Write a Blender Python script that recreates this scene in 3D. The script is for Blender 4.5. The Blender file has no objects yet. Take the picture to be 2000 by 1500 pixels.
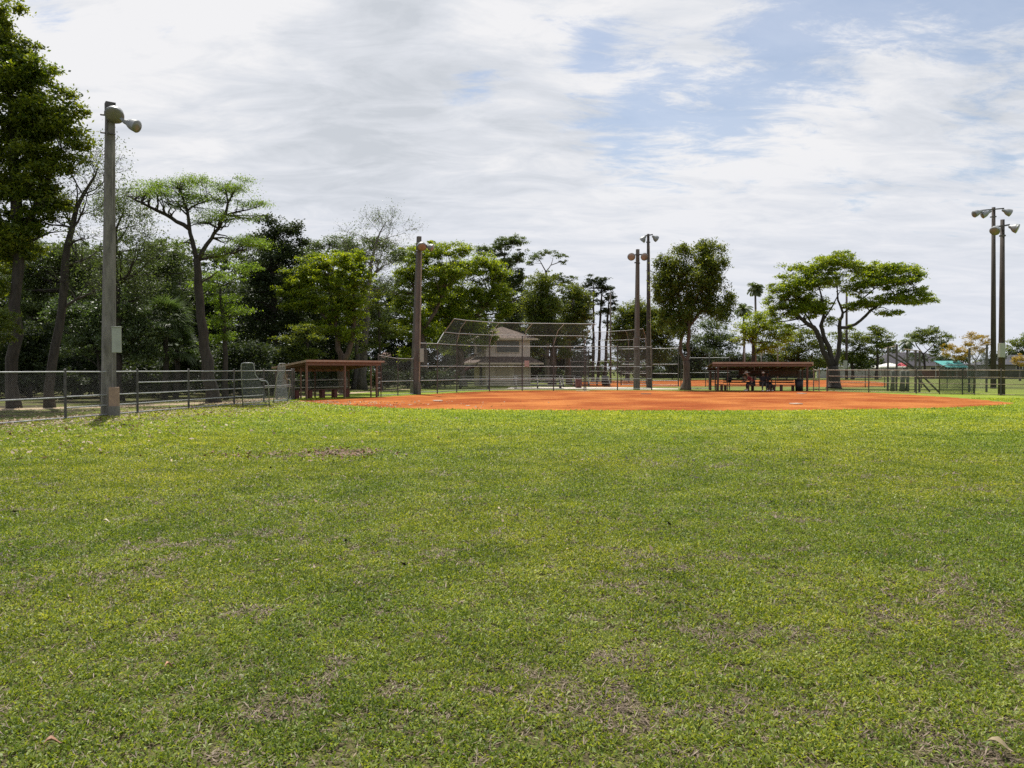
import bpy, math, random
import numpy as np
from mathutils import Vector
# ---------------------------------------------------------------- camera, sky, sun, exposure
SC = bpy.context.scene
COL = SC.collection
CAMH, FPX, HORIZ = 1.6, 1500.0, 720.0
PITCH = math.atan((750.0 - HORIZ) / FPX)
cam_d = bpy.data.cameras.new('camera'); cam = bpy.data.objects.new('camera', cam_d); COL.objects.link(cam)
cam_d.sensor_width = 36; cam_d.lens = FPX / 2000 * 36; cam_d.clip_end = 3000; cam_d.clip_start = 0.05
cam.location = (0, 0, CAMH); cam.rotation_euler = (math.pi / 2 - PITCH, 0, 0)
SC.camera = cam
SUN_EL = math.radians(64); SUN_AZ = math.radians(-22)          # azimuth measured from +Y, negative = to the left
SUNV = Vector((math.sin(SUN_AZ) * math.cos(SUN_EL), math.cos(SUN_AZ) * math.cos(SUN_EL), math.sin(SUN_EL)))
sl = bpy.data.lights.new('sun', 'SUN'); so = bpy.data.objects.new('sun', sl); COL.objects.link(so)
sl.energy = 5.0; sl.angle = math.radians(0.6); sl.color = (1.0, 0.95, 0.87)
so.rotation_euler = SUNV.to_track_quat('Z', 'Y').to_euler(); so.location = (0, 0, 60)
W = bpy.data.worlds.new('World'); SC.world = W; W.use_nodes = True
wn = W.node_tree.nodes; wl = W.node_tree.links; wn.clear()
def N(nodes, typ, **kw):
    n = nodes.new(typ)
    for k, v in kw.items(): setattr(n, k, v)
    return n
def direction(px, py):
    a = PITCH; u = (px - 1000) / FPX; v = (750 - py) / FPX
    return Vector((u, math.cos(a) + v * math.sin(a), -math.sin(a) + v * math.cos(a))).normalized()
def build_sky():
    out = N(wn, 'ShaderNodeOutputWorld'); mix = N(wn, 'ShaderNodeMixShader')
    sky = N(wn, 'ShaderNodeTexSky', sky_type='NISHITA', sun_disc=False, sun_elevation=SUN_EL, sun_rotation=SUN_AZ)
    sky.dust_density = 1.5; sky.air_density = 1.1; sky.ozone_density = 2.0
    b1 = N(wn, 'ShaderNodeBackground'); b1.inputs[1].default_value = 0.10; wl.new(sky.outputs[0], b1.inputs[0])
    b2 = N(wn, 'ShaderNodeBackground'); b2.inputs[1].default_value = 0.70
    tc = N(wn, 'ShaderNodeTexCoord'); sep = N(wn, 'ShaderNodeSeparateXYZ'); wl.new(tc.outputs['Generated'], sep.inputs[0])
    def M(op, a, b=None, c=None, clamp=False):
        n = N(wn, 'ShaderNodeMath', operation=op, use_clamp=clamp)
        for i, x in enumerate((a, b, c)):
            if x is None: continue
            if isinstance(x, (int, float)): n.inputs[i].default_value = x
            else: wl.new(x, n.inputs[i])
        return n.outputs[0]
    zz = M('ADD', M('MAXIMUM', sep.outputs[2], 0.0), 0.16)
    cb = N(wn, 'ShaderNodeCombineXYZ')
    wl.new(M('DIVIDE', sep.outputs[0], zz), cb.inputs[0]); wl.new(M('DIVIDE', sep.outputs[1], zz), cb.inputs[1])
    def noise(scale, detail, rough, dist=0.0, rot=0.0, sx=1, sy=1, off=0):
        mp = N(wn, 'ShaderNodeMapping'); mp.inputs['Rotation'].default_value = (0, 0, rot); mp.inputs['Scale'].default_value = (sx, sy, 1)
        mp.inputs['Location'].default_value = (off, off * .7, off)
        wl.new(cb.outputs[0], mp.inputs[0])
        n = N(wn, 'ShaderNodeTexNoise'); n.inputs['Scale'].default_value = scale; n.inputs['Detail'].default_value = detail
        n.inputs['Roughness'].default_value = rough; n.inputs['Distortion'].default_value = dist
        wl.new(mp.outputs[0], n.inputs['Vector']); return n.outputs[0]
    big = noise(1.3, 4, .55, .3, .4, 1, 1.2, 3.1)
    wisp = noise(3.0, 12, .68, .7, -.55, .9, 1.5, 7.7)
    fine = noise(7.5, 9, .68, .5, -.55, .7, 1.6, 1.7)
    def blob(px, py, w, s):
        d = direction(px, py)
        vm = N(wn, 'ShaderNodeVectorMath', operation='DISTANCE'); wl.new(tc.outputs['Generated'], vm.inputs[0]); vm.inputs[1].default_value = d
        return M('MULTIPLY', M('POWER', 2.718, M('MULTIPLY', M('POWER', M('DIVIDE', vm.outputs['Value'], w), 2.0), -1.0)), s)
    cov = M('ADD', M('MULTIPLY', wisp, 1.25), M('MULTIPLY', big, .55))
    cov = M('ADD', cov, M('MULTIPLY', fine, 1.15))
    for b in ((250, 250, .42, .55), (900, 620, .35, .4), (1220, 235, .09, -.44), (1160, 100, .03, -.40), (1400, 230, .10, -.38), (1530, 50, .06, -.30), (1990, -20, .15, -.34), (1720, -10, .10, -.12), (1990, 320, .06, -.3), (1880, 210, .10, .12), (1750, 90, .06, .15), (1180, 160, .03, .15), (1640, 220, .20, -.12), (1980, 620, .30, .42),
              (1640, 230, .12, -.12), (930, 185, .045, -.35), (320, 50, .03, -.42), (90, 5, .04, -.7), (1350, 110, .06, .22), (1560, 130, .09, .16), (1750, 330, .12, .18), (1330, 560, .25, .16), (1880, 420, .05, -.12), (1650, 380, .06, -.25)):
        cov = M('ADD', cov, blob(*b))
    mr = N(wn, 'ShaderNodeMapRange', interpolation_type='SMOOTHSTEP'); wl.new(cov, mr.inputs[0])
    mr.inputs[1].default_value = 1.22; mr.inputs[2].default_value = 1.62; mr.inputs[3].default_value = .32; mr.inputs[4].default_value = 1.0
    wl.new(mr.outputs[0], mix.inputs[0])
    # light and grey parts of the cloud sheet
    g1 = noise(1.1, 8, .6, .5, .2, 1, 1.6, 12.3); g2 = noise(4.2, 9, .62, .6, -.4, .8, 1.6, 5.2)
    sh = M('ADD', M('MULTIPLY', g1, .75), M('MULTIPLY', g2, .75))
    for b in ((760, 130, .12, -.16), (560, 260, .10, -.05), (250, 180, .12, .07), (450, 60, .14, .10), (1550, 120, .2, .08), (1000, 60, .10, .06), (1050, 330, .2, .04)): sh = M('ADD', sh, blob(*b))
    cr = N(wn, 'ShaderNodeValToRGB'); wl.new(sh, cr.inputs[0])
    e = cr.color_ramp.elements; e[0].position = .56; e[0].color = (.70, .74, .80, 1); e[1].position = .90; e[1].color = (1.03, 1.03, 1.05, 1)
    m = e.new(.73); m.color = (.85, .88, .94, 1)
    hz = N(wn, 'ShaderNodeMapRange'); wl.new(sep.outputs[2], hz.inputs[0]); hz.inputs[1].default_value = 0.0; hz.inputs[2].default_value = .26; hz.inputs[3].default_value = .85; hz.inputs[4].default_value = 0
    mc = N(wn, 'ShaderNodeMixRGB'); wl.new(hz.outputs[0], mc.inputs[0]); wl.new(cr.outputs[0], mc.inputs[1]); mc.inputs[2].default_value = (.86, .90, 1.0, 1)
    wl.new(mc.outputs[0], b2.inputs[0]); wl.new(b1.outputs[0], mix.inputs[1]); wl.new(b2.outputs[0], mix.inputs[2]); wl.new(mix.outputs[0], out.inputs[0])
build_sky()
SC.view_settings.view_transform = 'Standard'; SC.view_settings.look = 'None'; SC.view_settings.exposure = 0.3; SC.view_settings.gamma = 1.0
cy = SC.cycles
cy.max_bounces = 6; cy.diffuse_bounces = 3; cy.glossy_bounces = 2; cy.transmission_bounces = 4; cy.transparent_max_bounces = 8
cy.sample_clamp_indirect = 6; cy.use_denoising = False

# ---------------------------------------------------------------- helpers
R = random.Random(11)
RG = np.random.default_rng(5)
def P(px, py, D):
    """point seen in direction (px,py) of the 2000x1500 view at ground distance D"""
    d = direction(px, py); t = D / d.y
    return Vector((d.x * t, D, CAMH + d.z * t))
def G(px, D, z=0.0): return Vector(((px - 1000) / FPX * D, D, z))
def GY(px, py, z=0.0):
    D = FPX * CAMH / (py - HORIZ); return Vector(((px - 1000) / FPX * D, D, z))
def wloc(o):
    v = Vector((0, 0, 0))
    while o is not None: v += Vector(o.location); o = o.parent
    return v
def tag(o, label, cat, group=None, kind=None):
    if label: o['label'] = label
    if cat: o['category'] = cat
    if group: o['group'] = group
    if kind: o['kind'] = kind
    return o
def thing(name, label, cat, loc, group=None):
    o = bpy.data.objects.new(name, None); COL.objects.link(o); o.location = loc; o.empty_display_size = .3
    return tag(o, label, cat, group)
class MB:
    def __init__(s): s.v = []; s.f = []
    def add(s, vs, fs):
        n = len(s.v); s.v.extend([tuple(v) for v in vs]); s.f.extend([tuple(n + i for i in f) for f in fs]); return s
    def box(s, c, size, rz=0.0, ax=None):
        hx, hy, hz = size[0] / 2, size[1] / 2, size[2] / 2; c = Vector(c); cs, sn = math.cos(rz), math.sin(rz); vs = []
        for z in (-hz, hz):
            for x, y in ((-hx, -hy), (hx, -hy), (hx, hy), (-hx, hy)):
                vs.append(c + Vector((x * cs - y * sn, x * sn + y * cs, z)))
        return s.add(vs, [(3, 2, 1, 0), (4, 5, 6, 7), (0, 1, 5, 4), (1, 2, 6, 5), (2, 3, 7, 6), (3, 0, 4, 7)])
    def bar(s, a, b, w, h):
        """rectangular bar from a to b"""
        a, b = Vector(a), Vector(b); d = (b - a).normalized(); up = Vector((0, 0, 1))
        if abs(d.z) > .98: up = Vector((0, 1, 0))
        r = d.cross(up).normalized(); u = r.cross(d); vs = []
        for p in (a, b):
            for x, y in ((-w, -h), (w, -h), (w, h), (-w, h)): vs.append(p + r * x / 2 + u * y / 2)
        return s.add(vs, [(3, 2, 1, 0), (4, 5, 6, 7), (0, 1, 5, 4), (1, 2, 6, 5), (2, 3, 7, 6), (3, 0, 4, 7)])
    def tube(s, pts, rs, n=6, cap=True):
        pts = [Vector(p) for p in pts]
        if isinstance(rs, (int, float)): rs = [rs] * len(pts)
        prev = None; vs = []; fs = []
        for i, p in enumerate(pts):
            d = (pts[min(i + 1, len(pts) - 1)] - pts[max(i - 1, 0)])
            d = d.normalized() if d.length > 1e-9 else Vector((0, 0, 1))
            ref = prev if prev is not None else (Vector((1, 0, 0)) if abs(d.x) < .8 else Vector((0, 1, 0)))
            u = (ref - d * ref.dot(d)).normalized(); prev = u; w = d.cross(u)
            for k in range(n):
                a = 2 * math.pi * (k + .5) / n; vs.append(p + (u * math.cos(a) + w * math.sin(a)) * rs[i])
        for i in range(len(pts) - 1):
            for k in range(n): fs.append((i * n + k, i * n + (k + 1) % n, (i + 1) * n + (k + 1) % n, (i + 1) * n + k))
        if cap: fs.append(tuple(range(n))[::-1]); fs.append(tuple((len(pts) - 1) * n + k for k in range(n)))
        return s.add(vs, fs)
    def build(s, name, mat, parent=None, smooth=False, bevel=0):
        off = wloc(parent) if parent else Vector((0, 0, 0))
        me = bpy.data.meshes.new(name); me.from_pydata([(v[0] - off.x, v[1] - off.y, v[2] - off.z) for v in s.v], [], s.f)
        me.materials.append(mat); me.update()
        if smooth: me.polygons.foreach_set('use_smooth', [True] * len(me.polygons))
        o = bpy.data.objects.new(name, me); COL.objects.link(o)
        if parent: o.parent = parent
        if bevel: b = o.modifiers.new('bevel', 'BEVEL'); b.width = bevel; b.segments = 2
        return o
def quads_obj(name, V, mat, parent=None, nper=4, off=None, smooth=False):
    """V: (N*nper,3) array, one face per nper verts"""
    V = np.asarray(V, dtype=np.float32)
    if parent is not None: V = V - np.array(wloc(parent), dtype=np.float32)
    n = len(V) // nper; me = bpy.data.meshes.new(name)
    me.vertices.add(len(V)); me.vertices.foreach_set('co', V.ravel())
    me.loops.add(len(V)); me.loops.foreach_set('vertex_index', np.arange(len(V), dtype=np.int32))
    me.polygons.add(n); me.polygons.foreach_set('loop_start', np.arange(0, len(V), nper, dtype=np.int32))
    me.polygons.foreach_set('loop_total', np.full(n, nper, dtype=np.int32))
    me.materials.append(mat); me.update(calc_edges=True)
    o = bpy.data.objects.new(name, me); COL.objects.link(o)
    if parent is not None: o.parent = parent
    return o
def copy_tree(o, loc=None, parent=None):
    c = o.copy(); COL.objects.link(c); c.parent = parent
    if loc is not None: c.location = loc
    for ch in list(o.children): copy_tree(ch, None, c)
    return c
# value noise in the plane, numpy
_perm = np.random.default_rng(77).random((256, 256)).astype(np.float32)
def vnoise(x, y, s=1.0, seed=0):
    x = x / s + seed * 17.3; y = y / s + seed * 9.1; xi = np.floor(x).astype(int); yi = np.floor(y).astype(int)
    fx = x - xi; fy = y - yi; fx = fx * fx * (3 - 2 * fx); fy = fy * fy * (3 - 2 * fy)
    g = lambda a, b: _perm[a % 256, b % 256]
    return (g(xi, yi) * (1 - fx) + g(xi + 1, yi) * fx) * (1 - fy) + (g(xi, yi + 1) * (1 - fx) + g(xi + 1, yi + 1) * fx) * fy

# ---------------------------------------------------------------- materials
def mat(name, col, rough=.7, var=.25, scale=3.0, bump=0.0, bscale=40, metal=0.0, col2=None, spec=.4, stretch=(1, 1, 1), v2=0.0):
    m = bpy.data.materials.new(name); m.use_nodes = True; nd = m.node_tree.nodes; lk = m.node_tree.links
    b = nd['Principled BSDF']; b.inputs['Roughness'].default_value = rough; b.inputs['Metallic'].default_value = metal
    b.inputs['Specular IOR Level'].default_value = spec
    tc = N(nd, 'ShaderNodeTexCoord'); mp = N(nd, 'ShaderNodeMapping'); mp.inputs['Scale'].default_value = stretch; lk.new(tc.outputs['Object'], mp.inputs[0])
    n = N(nd, 'ShaderNodeTexNoise'); n.inputs['Scale'].default_value = scale; n.inputs['Detail'].default_value = 6; n.inputs['Roughness'].default_value = .65
    lk.new(mp.outputs[0], n.inputs['Vector'])
    cr = N(nd, 'ShaderNodeValToRGB'); lk.new(n.outputs[0], cr.inputs[0]); e = cr.color_ramp.elements
    c2 = col2 if col2 else tuple(c * (1 + var) for c in col)
    e[0].position = .34; e[0].color = tuple(c * (1 - var) for c in col) + (1,); e[1].position = .66; e[1].color = tuple(c2) + (1,)
    lk.new(cr.outputs[0], b.inputs['Base Color'])
    if bump:
        n2 = N(nd, 'ShaderNodeTexNoise'); n2.inputs['Scale'].default_value = bscale; n2.inputs['Detail'].default_value = 4; lk.new(mp.outputs[0], n2.inputs['Vector'])
        bp = N(nd, 'ShaderNodeBump'); bp.inputs['Strength'].default_value = bump; bp.inputs['Distance'].default_value = .03
        lk.new(n2.outputs[0], bp.inputs['Height']); lk.new(bp.outputs[0], b.inputs['Normal'])
    return m
def leafmat(name, dark, light, trans, tmix=.45, rough=.45, spec=.35):
    m = bpy.data.materials.new(name); m.use_nodes = True; nd = m.node_tree.nodes; lk = m.node_tree.links
    b = nd['Principled BSDF']; b.inputs['Roughness'].default_value = rough; b.inputs['Specular IOR Level'].default_value = spec
    g = N(nd, 'ShaderNodeNewGeometry'); tc = N(nd, 'ShaderNodeTexCoord')
    n = N(nd, 'ShaderNodeTexNoise'); n.inputs['Scale'].default_value = .55; n.inputs['Detail'].default_value = 2; lk.new(tc.outputs['Object'], n.inputs['Vector'])
    a = N(nd, 'ShaderNodeMath', operation='ADD'); lk.new(g.outputs['Random Per Island'], a.inputs[0]); lk.new(n.outputs[0], a.inputs[1])
    h = N(nd, 'ShaderNodeMath', operation='MULTIPLY'); lk.new(a.outputs[0], h.inputs[0]); h.inputs[1].default_value = .5
    cr = N(nd, 'ShaderNodeValToRGB'); lk.new(h.outputs[0], cr.inputs[0]); e = cr.color_ramp.elements
    e[0].position = .2; e[0].color = tuple(dark) + (1,); e[1].position = .8; e[1].color = tuple(light) + (1,)
    lk.new(cr.outputs[0], b.inputs['Base Color'])
    t = N(nd, 'ShaderNodeBsdfTranslucent')
    cr2 = N(nd, 'ShaderNodeMixRGB', blend_type='MULTIPLY'); cr2.inputs[0].default_value = 1.0; lk.new(cr.outputs[0], cr2.inputs[1]); cr2.inputs[2].default_value = tuple(trans) + (1,)
    lk.new(cr2.outputs[0], t.inputs[0])
    mx = N(nd, 'ShaderNodeMixShader'); mx.inputs[0].default_value = tmix; lk.new(b.outputs[0], mx.inputs[1]); lk.new(t.outputs[0], mx.inputs[2])
    lk.new(mx.outputs[0], nd['Material Output'].inputs[0]); return m
M = {}
M['steel'] = mat('galvanised_steel', (.34, .35, .35), .58, .2, 6, metal=.25)
M['wire'] = mat('galvanised_wire', (.085, .085, .08), .7, .15, 4)
M['darksteel'] = mat('weathered_steel', (.085, .08, .075), .6, .3, 8, metal=.3)
M['rust'] = mat('rust_stained_steel', (.30, .24, .18), .6, .3, 5, metal=.3)
M['concrete'] = mat('weathered_concrete', (.165, .155, .14), .9, .42, 1.9, .4, 30, stretch=(3, 3, .6))
M['browncon'] = mat('brown_concrete', (.13, .116, .104), .9, .25, 1.6, .4, 30, stretch=(3, 3, .5))
M['woodpole'] = mat('dark_pole_wood', (.055, .045, .038), .85, .35, 2.5, .4, 20, stretch=(4, 4, .5))
M['box'] = mat('painted_metal_box', (.30, .32, .28), .5, .12, 3)
M['pinkbox'] = mat('faded_orange_box', (.30, .205, .15), .7, .15, 4)
M['lamp'] = mat('lamp_housing', (.24, .25, .25), .45, .25, 5, metal=.3)
M['lens'] = mat('lamp_lens', (.17, .165, .14), .3, .15, 5, spec=.6)
M['lensred'] = mat('rusty_lamp_lens', (.27, .205, .17), .35, .2, 5, spec=.6)
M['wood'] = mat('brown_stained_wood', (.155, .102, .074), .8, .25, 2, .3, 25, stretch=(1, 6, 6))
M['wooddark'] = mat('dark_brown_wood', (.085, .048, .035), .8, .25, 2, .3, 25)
M['roofedge'] = mat('roof_edge_metal', (.33, .24, .18), .6, .15, 3)
M['roof'] = mat('roofing_felt', (.19, .14, .11), .9, .2, 3, .3, 40)
M['bark'] = mat('bark_brown', (.040, .034, .028), .92, .4, 3, .9, 14, stretch=(3, 3, .6))
M['barkgrey'] = mat('bark_grey', (.12, .108, .095), .92, .35, 3, .9, 14, stretch=(3, 3, .6))
M['barktan'] = mat('bark_tan', (.095, .07, .052), .9, .35, 3, .8, 14, stretch=(3, 3, .6))
M['barkdark'] = mat('bark_dark', (.035, .028, .024), .95, .4, 3, .9, 14, stretch=(3, 3, .6))
M['alu'] = mat('bleacher_aluminium', (.40, .40, .39), .35, .12, 3, metal=.5)
M['white'] = mat('white_rubber', (.78, .76, .70), .7, .08, 6)
M['darkred'] = mat('dark_red_paint', (.11, .03, .025), .6, .2, 4)
M['black'] = mat('black_plastic', (.018, .018, .022), .5, .2, 4)
M['netting'] = mat('grey_netting', (.20, .22, .22), .8, .15, 8)
M['tan'] = mat('tan_wall', (.44, .36, .25), .9, .1, 2)
# foliage
M['lf_lime'] = leafmat('leaf_lime', (.042, .088, .008), (.16, .225, .022), (3.3, 2.6, .8), .5)
M['lf_mid'] = leafmat('leaf_mid', (.030, .058, .010), (.105, .15, .024), (3.0, 2.3, .8), .42)
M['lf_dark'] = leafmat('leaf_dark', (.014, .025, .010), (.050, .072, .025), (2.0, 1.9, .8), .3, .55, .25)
M['lf_olive'] = leafmat('leaf_olive', (.042, .062, .020), (.115, .150, .052), (1.7, 1.8, .8), .38)
M['lf_gloss'] = leafmat('leaf_glossy', (.036, .058, .020), (.115, .155, .065), (1.5, 1.7, .7), .32, .42, .5)
M['lf_cyp'] = leafmat('leaf_cypress', (.06, .11, .014), (.14, .21, .03), (2.2, 2.1, .8), .5)
M['lf_warm'] = leafmat('leaf_warm', (.028, .062, .008), (.125, .16, .02), (3.0, 2.5, .7), .45)
M['lf_yel'] = leafmat('flower_yellow', (.26, .18, .02), (.50, .37, .05), (1.2, 1.1, .7), .35)
# ---------------------------------------------------------------- ground
def bare(x, y):
    """0 = full turf, 1 = bare thatch"""
    a = vnoise(x, y, .50, 1) * .36 + vnoise(x, y, .21, 2) * .36 + vnoise(x, y, .08, 3) * .28
    b = vnoise(x, y, 5.0, 4)
    near = np.clip((16 - y) / 12, 0, 1)
    v = np.clip((a + b * .20 - .682 + near * .02) / .17, 0, .85)
    d = ((x + 3.15) / .75) ** 2 + ((y - 14.3) / .5) ** 2               # the leaf-strewn bare spot
    return np.maximum(v, np.clip(1.3 - d, 0, 1) * .8)
def build_ground():
    xs = np.concatenate([[-900, -400, -200, -100, -60, -40], np.arange(-30, 30.01, .16), [40, 60, 100, 200, 400, 900]])
    ys = np.concatenate([[-300, -60, -20, -6], np.arange(-1, 30, .16), np.arange(30, 60, 1.5), [60, 80, 120, 200, 400, 900, 1500]])
    X, Y = np.meshgrid(xs, ys); nx, ny = len(xs), len(ys)
    V = np.stack([X.ravel(), Y.ravel(), np.zeros(X.size)], 1).astype(np.float32)
    I = np.arange(nx * ny).reshape(ny, nx)
    F = np.stack([I[:-1, :-1], I[:-1, 1:], I[1:, 1:], I[1:, :-1]], -1).reshape(-1, 4)
    me = bpy.data.meshes.new('ground'); me.vertices.add(len(V)); me.vertices.foreach_set('co', V.ravel())
    me.loops.add(F.size); me.loops.foreach_set('vertex_index', F.ravel().astype(np.int32))
    me.polygons.add(len(F)); me.polygons.foreach_set('loop_start', np.arange(0, F.size, 4, dtype=np.int32)); me.polygons.foreach_set('loop_total', np.full(len(F), 4, dtype=np.int32))
    me.update(calc_edges=True)
    at = me.attributes.new('bare', 'FLOAT', 'POINT'); at.data.foreach_set('value', bare(V[:, 0], V[:, 1]).astype(np.float32))
    m = bpy.data.materials.new('lawn_soil'); m.use_nodes = True; nd = m.node_tree.nodes; lk = m.node_tree.links; b = nd['Principled BSDF']
    b.inputs['Roughness'].default_value = .9; b.inputs['Specular IOR Level'].default_value = .15
    g = N(nd, 'ShaderNodeNewGeometry')
    def nz(s, d=6, r=.6, sx=1, sy=1):
        mp = N(nd, 'ShaderNodeMapping'); mp.inputs['Scale'].default_value = (sx, sy, 1); lk.new(g.outputs['Position'], mp.inputs[0])
        n = N(nd, 'ShaderNodeTexNoise'); n.inputs['Scale'].default_value = s; n.inputs['Detail'].default_value = d; n.inputs['Roughness'].default_value = r; lk.new(mp.outputs[0], n.inputs['Vector']); return n.outputs[0]
    def ramp(f, st):
        cr = N(nd, 'ShaderNodeValToRGB'); lk.new(f, cr.inputs[0]); e = cr.color_ramp.elements
        e[0].position, e[0].color = st[0][0], st[0][1] + (1,); e[1].position, e[1].color = st[-1][0], st[-1][1] + (1,)
        for p, c in st[1:-1]: k = e.new(p); k.color = c + (1,)
        return cr.outputs[0]
    def mixc(f, a, c):
        mx = N(nd, 'ShaderNodeMixRGB')
        if isinstance(f, float): mx.inputs[0].default_value = f
        else: lk.new(f, mx.inputs[0])
        for i, q in ((1, a), (2, c)):
            if isinstance(q, tuple): mx.inputs[i].default_value = q + (1,)
            else: lk.new(q, mx.inputs[i])
        return mx.outputs[0]
    def rng(v, a, b_, c=0.0, d=1.0):
        r = N(nd, 'ShaderNodeMapRange'); lk.new(v, r.inputs[0]); r.inputs[1].default_value = a; r.inputs[2].default_value = b_; r.inputs[3].default_value = c; r.inputs[4].default_value = d; return r.outputs[0]
    fine = nz(16, 5, .75); turf = ramp(fine, [(.30, (.10, .135, .012)), (.5, (.22, .285, .024)), (.70, (.36, .41, .05))])
    lg = nz(.35, 4, .6); turf2 = ramp(fine, [(.3, (.08, .12, .013)), (.5, (.185, .25, .024)), (.7, (.32, .37, .05))])
    lg2 = nz(.09, 3, .5); turf = mixc(rng(lg, .38, .62), turf2, turf); turf = mixc(rng(lg2, .45, .6, 0, .35), turf, (.13, .15, .03))
    soil = ramp(nz(30, 6, .8), [(.32, (.028, .024, .014)), (.5, (.10, .08, .048)), (.68, (.27, .21, .13))])
    soilg = mixc(rng(nz(8, 4), .4, .6, .05, .38), soil, turf2)
    sep = N(nd, 'ShaderNodeSeparateXYZ'); lk.new(g.outputs['Position'], sep.inputs[0])
    near = rng(sep.outputs[1], 9, 27, 0, 1)
    base = mixc(near, soilg, turf)
    base = mixc(rng(sep.outputs[1], 50, 62, 0, .8), base, ramp(nz(2.2, 6, .7), [(.35, (.06, .08, .02)), (.65, (.17, .18, .06))]))
    at = N(nd, 'ShaderNodeAttribute', attribute_name='bare')
    bf = N(nd, 'ShaderNodeMath', operation='MULTIPLY'); lk.new(at.outputs['Fac'], bf.inputs[0]); lk.new(rng(sep.outputs[1], 10, 30, .8, .28), bf.inputs[1])
    base = mixc(bf.outputs[0], base, soil)
    # worn, leaf-littered verge along the left fence and littered woodland floor behind it, tree shade darkened into its colour
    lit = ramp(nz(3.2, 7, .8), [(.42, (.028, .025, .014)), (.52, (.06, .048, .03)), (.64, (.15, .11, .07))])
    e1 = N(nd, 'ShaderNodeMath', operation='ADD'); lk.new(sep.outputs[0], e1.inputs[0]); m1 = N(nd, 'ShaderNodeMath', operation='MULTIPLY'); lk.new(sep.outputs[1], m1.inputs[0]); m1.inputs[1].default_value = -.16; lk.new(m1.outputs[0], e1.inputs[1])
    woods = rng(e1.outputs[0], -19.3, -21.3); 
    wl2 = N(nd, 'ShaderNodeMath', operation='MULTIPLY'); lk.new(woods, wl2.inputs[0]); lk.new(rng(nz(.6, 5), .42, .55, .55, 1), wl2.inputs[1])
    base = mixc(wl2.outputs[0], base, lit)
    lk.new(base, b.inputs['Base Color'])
    bp = N(nd, 'ShaderNodeBump'); bp.inputs['Strength'].default_value = .9; bp.inputs['Distance'].default_value = .05; lk.new(nz(14, 6, .8), bp.inputs['Height']); lk.new(bp.outputs[0], b.inputs['Normal'])
    me.materials.append(m); o = bpy.data.objects.new('ground', me); COL.objects.link(o); o['kind'] = 'structure'
    return m
build_ground()
def sheet(name, pts, z, m, edge=.12, step=.35, seed=3, kind='structure'):
    """flat outline on the ground with a ragged edge"""
    rr = random.Random(seed); out = []; n = len(pts)
    for i in range(n):
        a, b = pts[i], pts[(i + 1) % n]; L = (b - a).length; k = max(1, int(L / step)); d = (b - a).normalized(); nn = Vector((-d.y, d.x, 0))
        for j in range(k): out.append(a.lerp(b, j / k) + nn * rr.gauss(0, edge))
    mb = MB(); mb.add([(p.x, p.y, z) for p in out], [tuple(range(len(out)))]); o = mb.build(name, m); o['kind'] = kind; return o
def smoothpoly(pts, it=2):
    for _ in range(it):
        q = []
        for i in range(len(pts)):
            a, b = pts[i], pts[(i + 1) % len(pts)]; q += [a.lerp(b, .25), a.lerp(b, .75)]
        pts = q
    return pts
def dirtmat(name, bright=1.0):
    m = bpy.data.materials.new(name); m.use_nodes = True; nd = m.node_tree.nodes; lk = m.node_tree.links; b = nd['Principled BSDF']
    b.inputs['Roughness'].default_value = .95; b.inputs['Specular IOR Level'].default_value = .1
    g = N(nd, 'ShaderNodeNewGeometry')
    def nz(s, d, r, sx=1, sy=1):
        mp = N(nd, 'ShaderNodeMapping'); mp.inputs['Scale'].default_value = (sx, sy, 1); lk.new(g.outputs['Position'], mp.inputs[0])
        n = N(nd, 'ShaderNodeTexNoise'); n.inputs['Scale'].default_value = s; n.inputs['Detail'].default_value = d; n.inputs['Roughness'].default_value = r; lk.new(mp.outputs[0], n.inputs['Vector']); return n.outputs[0]
    cr = N(nd, 'ShaderNodeValToRGB'); lk.new(nz(.22, 5, .6, 1, 1), cr.inputs[0]); e = cr.color_ramp.elements
    k = bright
    e[0].position, e[0].color = .42, (.31 * k, .075 * k, .014 * k, 1); e[1].position, e[1].color = .58, (.47 * k, .165 * k, .038 * k, 1)
    c2 = N(nd, 'ShaderNodeValToRGB'); lk.new(nz(9, 6, .8), c2.inputs[0]); e = c2.color_ramp.elements
    e[0].position, e[0].color = .32, (.5, .42, .38, 1); e[1].position, e[1].color = .68, (1.2, 1.25, 1.3, 1)
    mx = N(nd, 'ShaderNodeMixRGB', blend_type='MULTIPLY'); mx.inputs[0].default_value = 1; lk.new(cr.outputs[0], mx.inputs[1]); lk.new(c2.outputs[0], mx.inputs[2])
    c3 = N(nd, 'ShaderNodeValToRGB'); lk.new(nz(.8, 6, .7, .45, 1.6), c3.inputs[0]); e = c3.color_ramp.elements
    e[0].position, e[0].color = .38, (.74, .66, .62, 1); e[1].position, e[1].color = .64, (1.12, 1.2, 1.3, 1)
    m3 = N(nd, 'ShaderNodeMixRGB', blend_type='MULTIPLY'); m3.inputs[0].default_value = 1; lk.new(mx.outputs[0], m3.inputs[1]); lk.new(c3.outputs[0], m3.inputs[2])
    lk.new(m3.outputs[0], b.inputs['Base Color'])
    bp = N(nd, 'ShaderNodeBump'); bp.inputs['Strength'].default_value = .8; bp.inputs['Distance'].default_value = .04; lk.new(nz(10, 5, .7), bp.inputs['Height']); lk.new(bp.outputs[0], b.inputs['Normal'])
    return m
DIRT = dirtmat('orange_clay')
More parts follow.
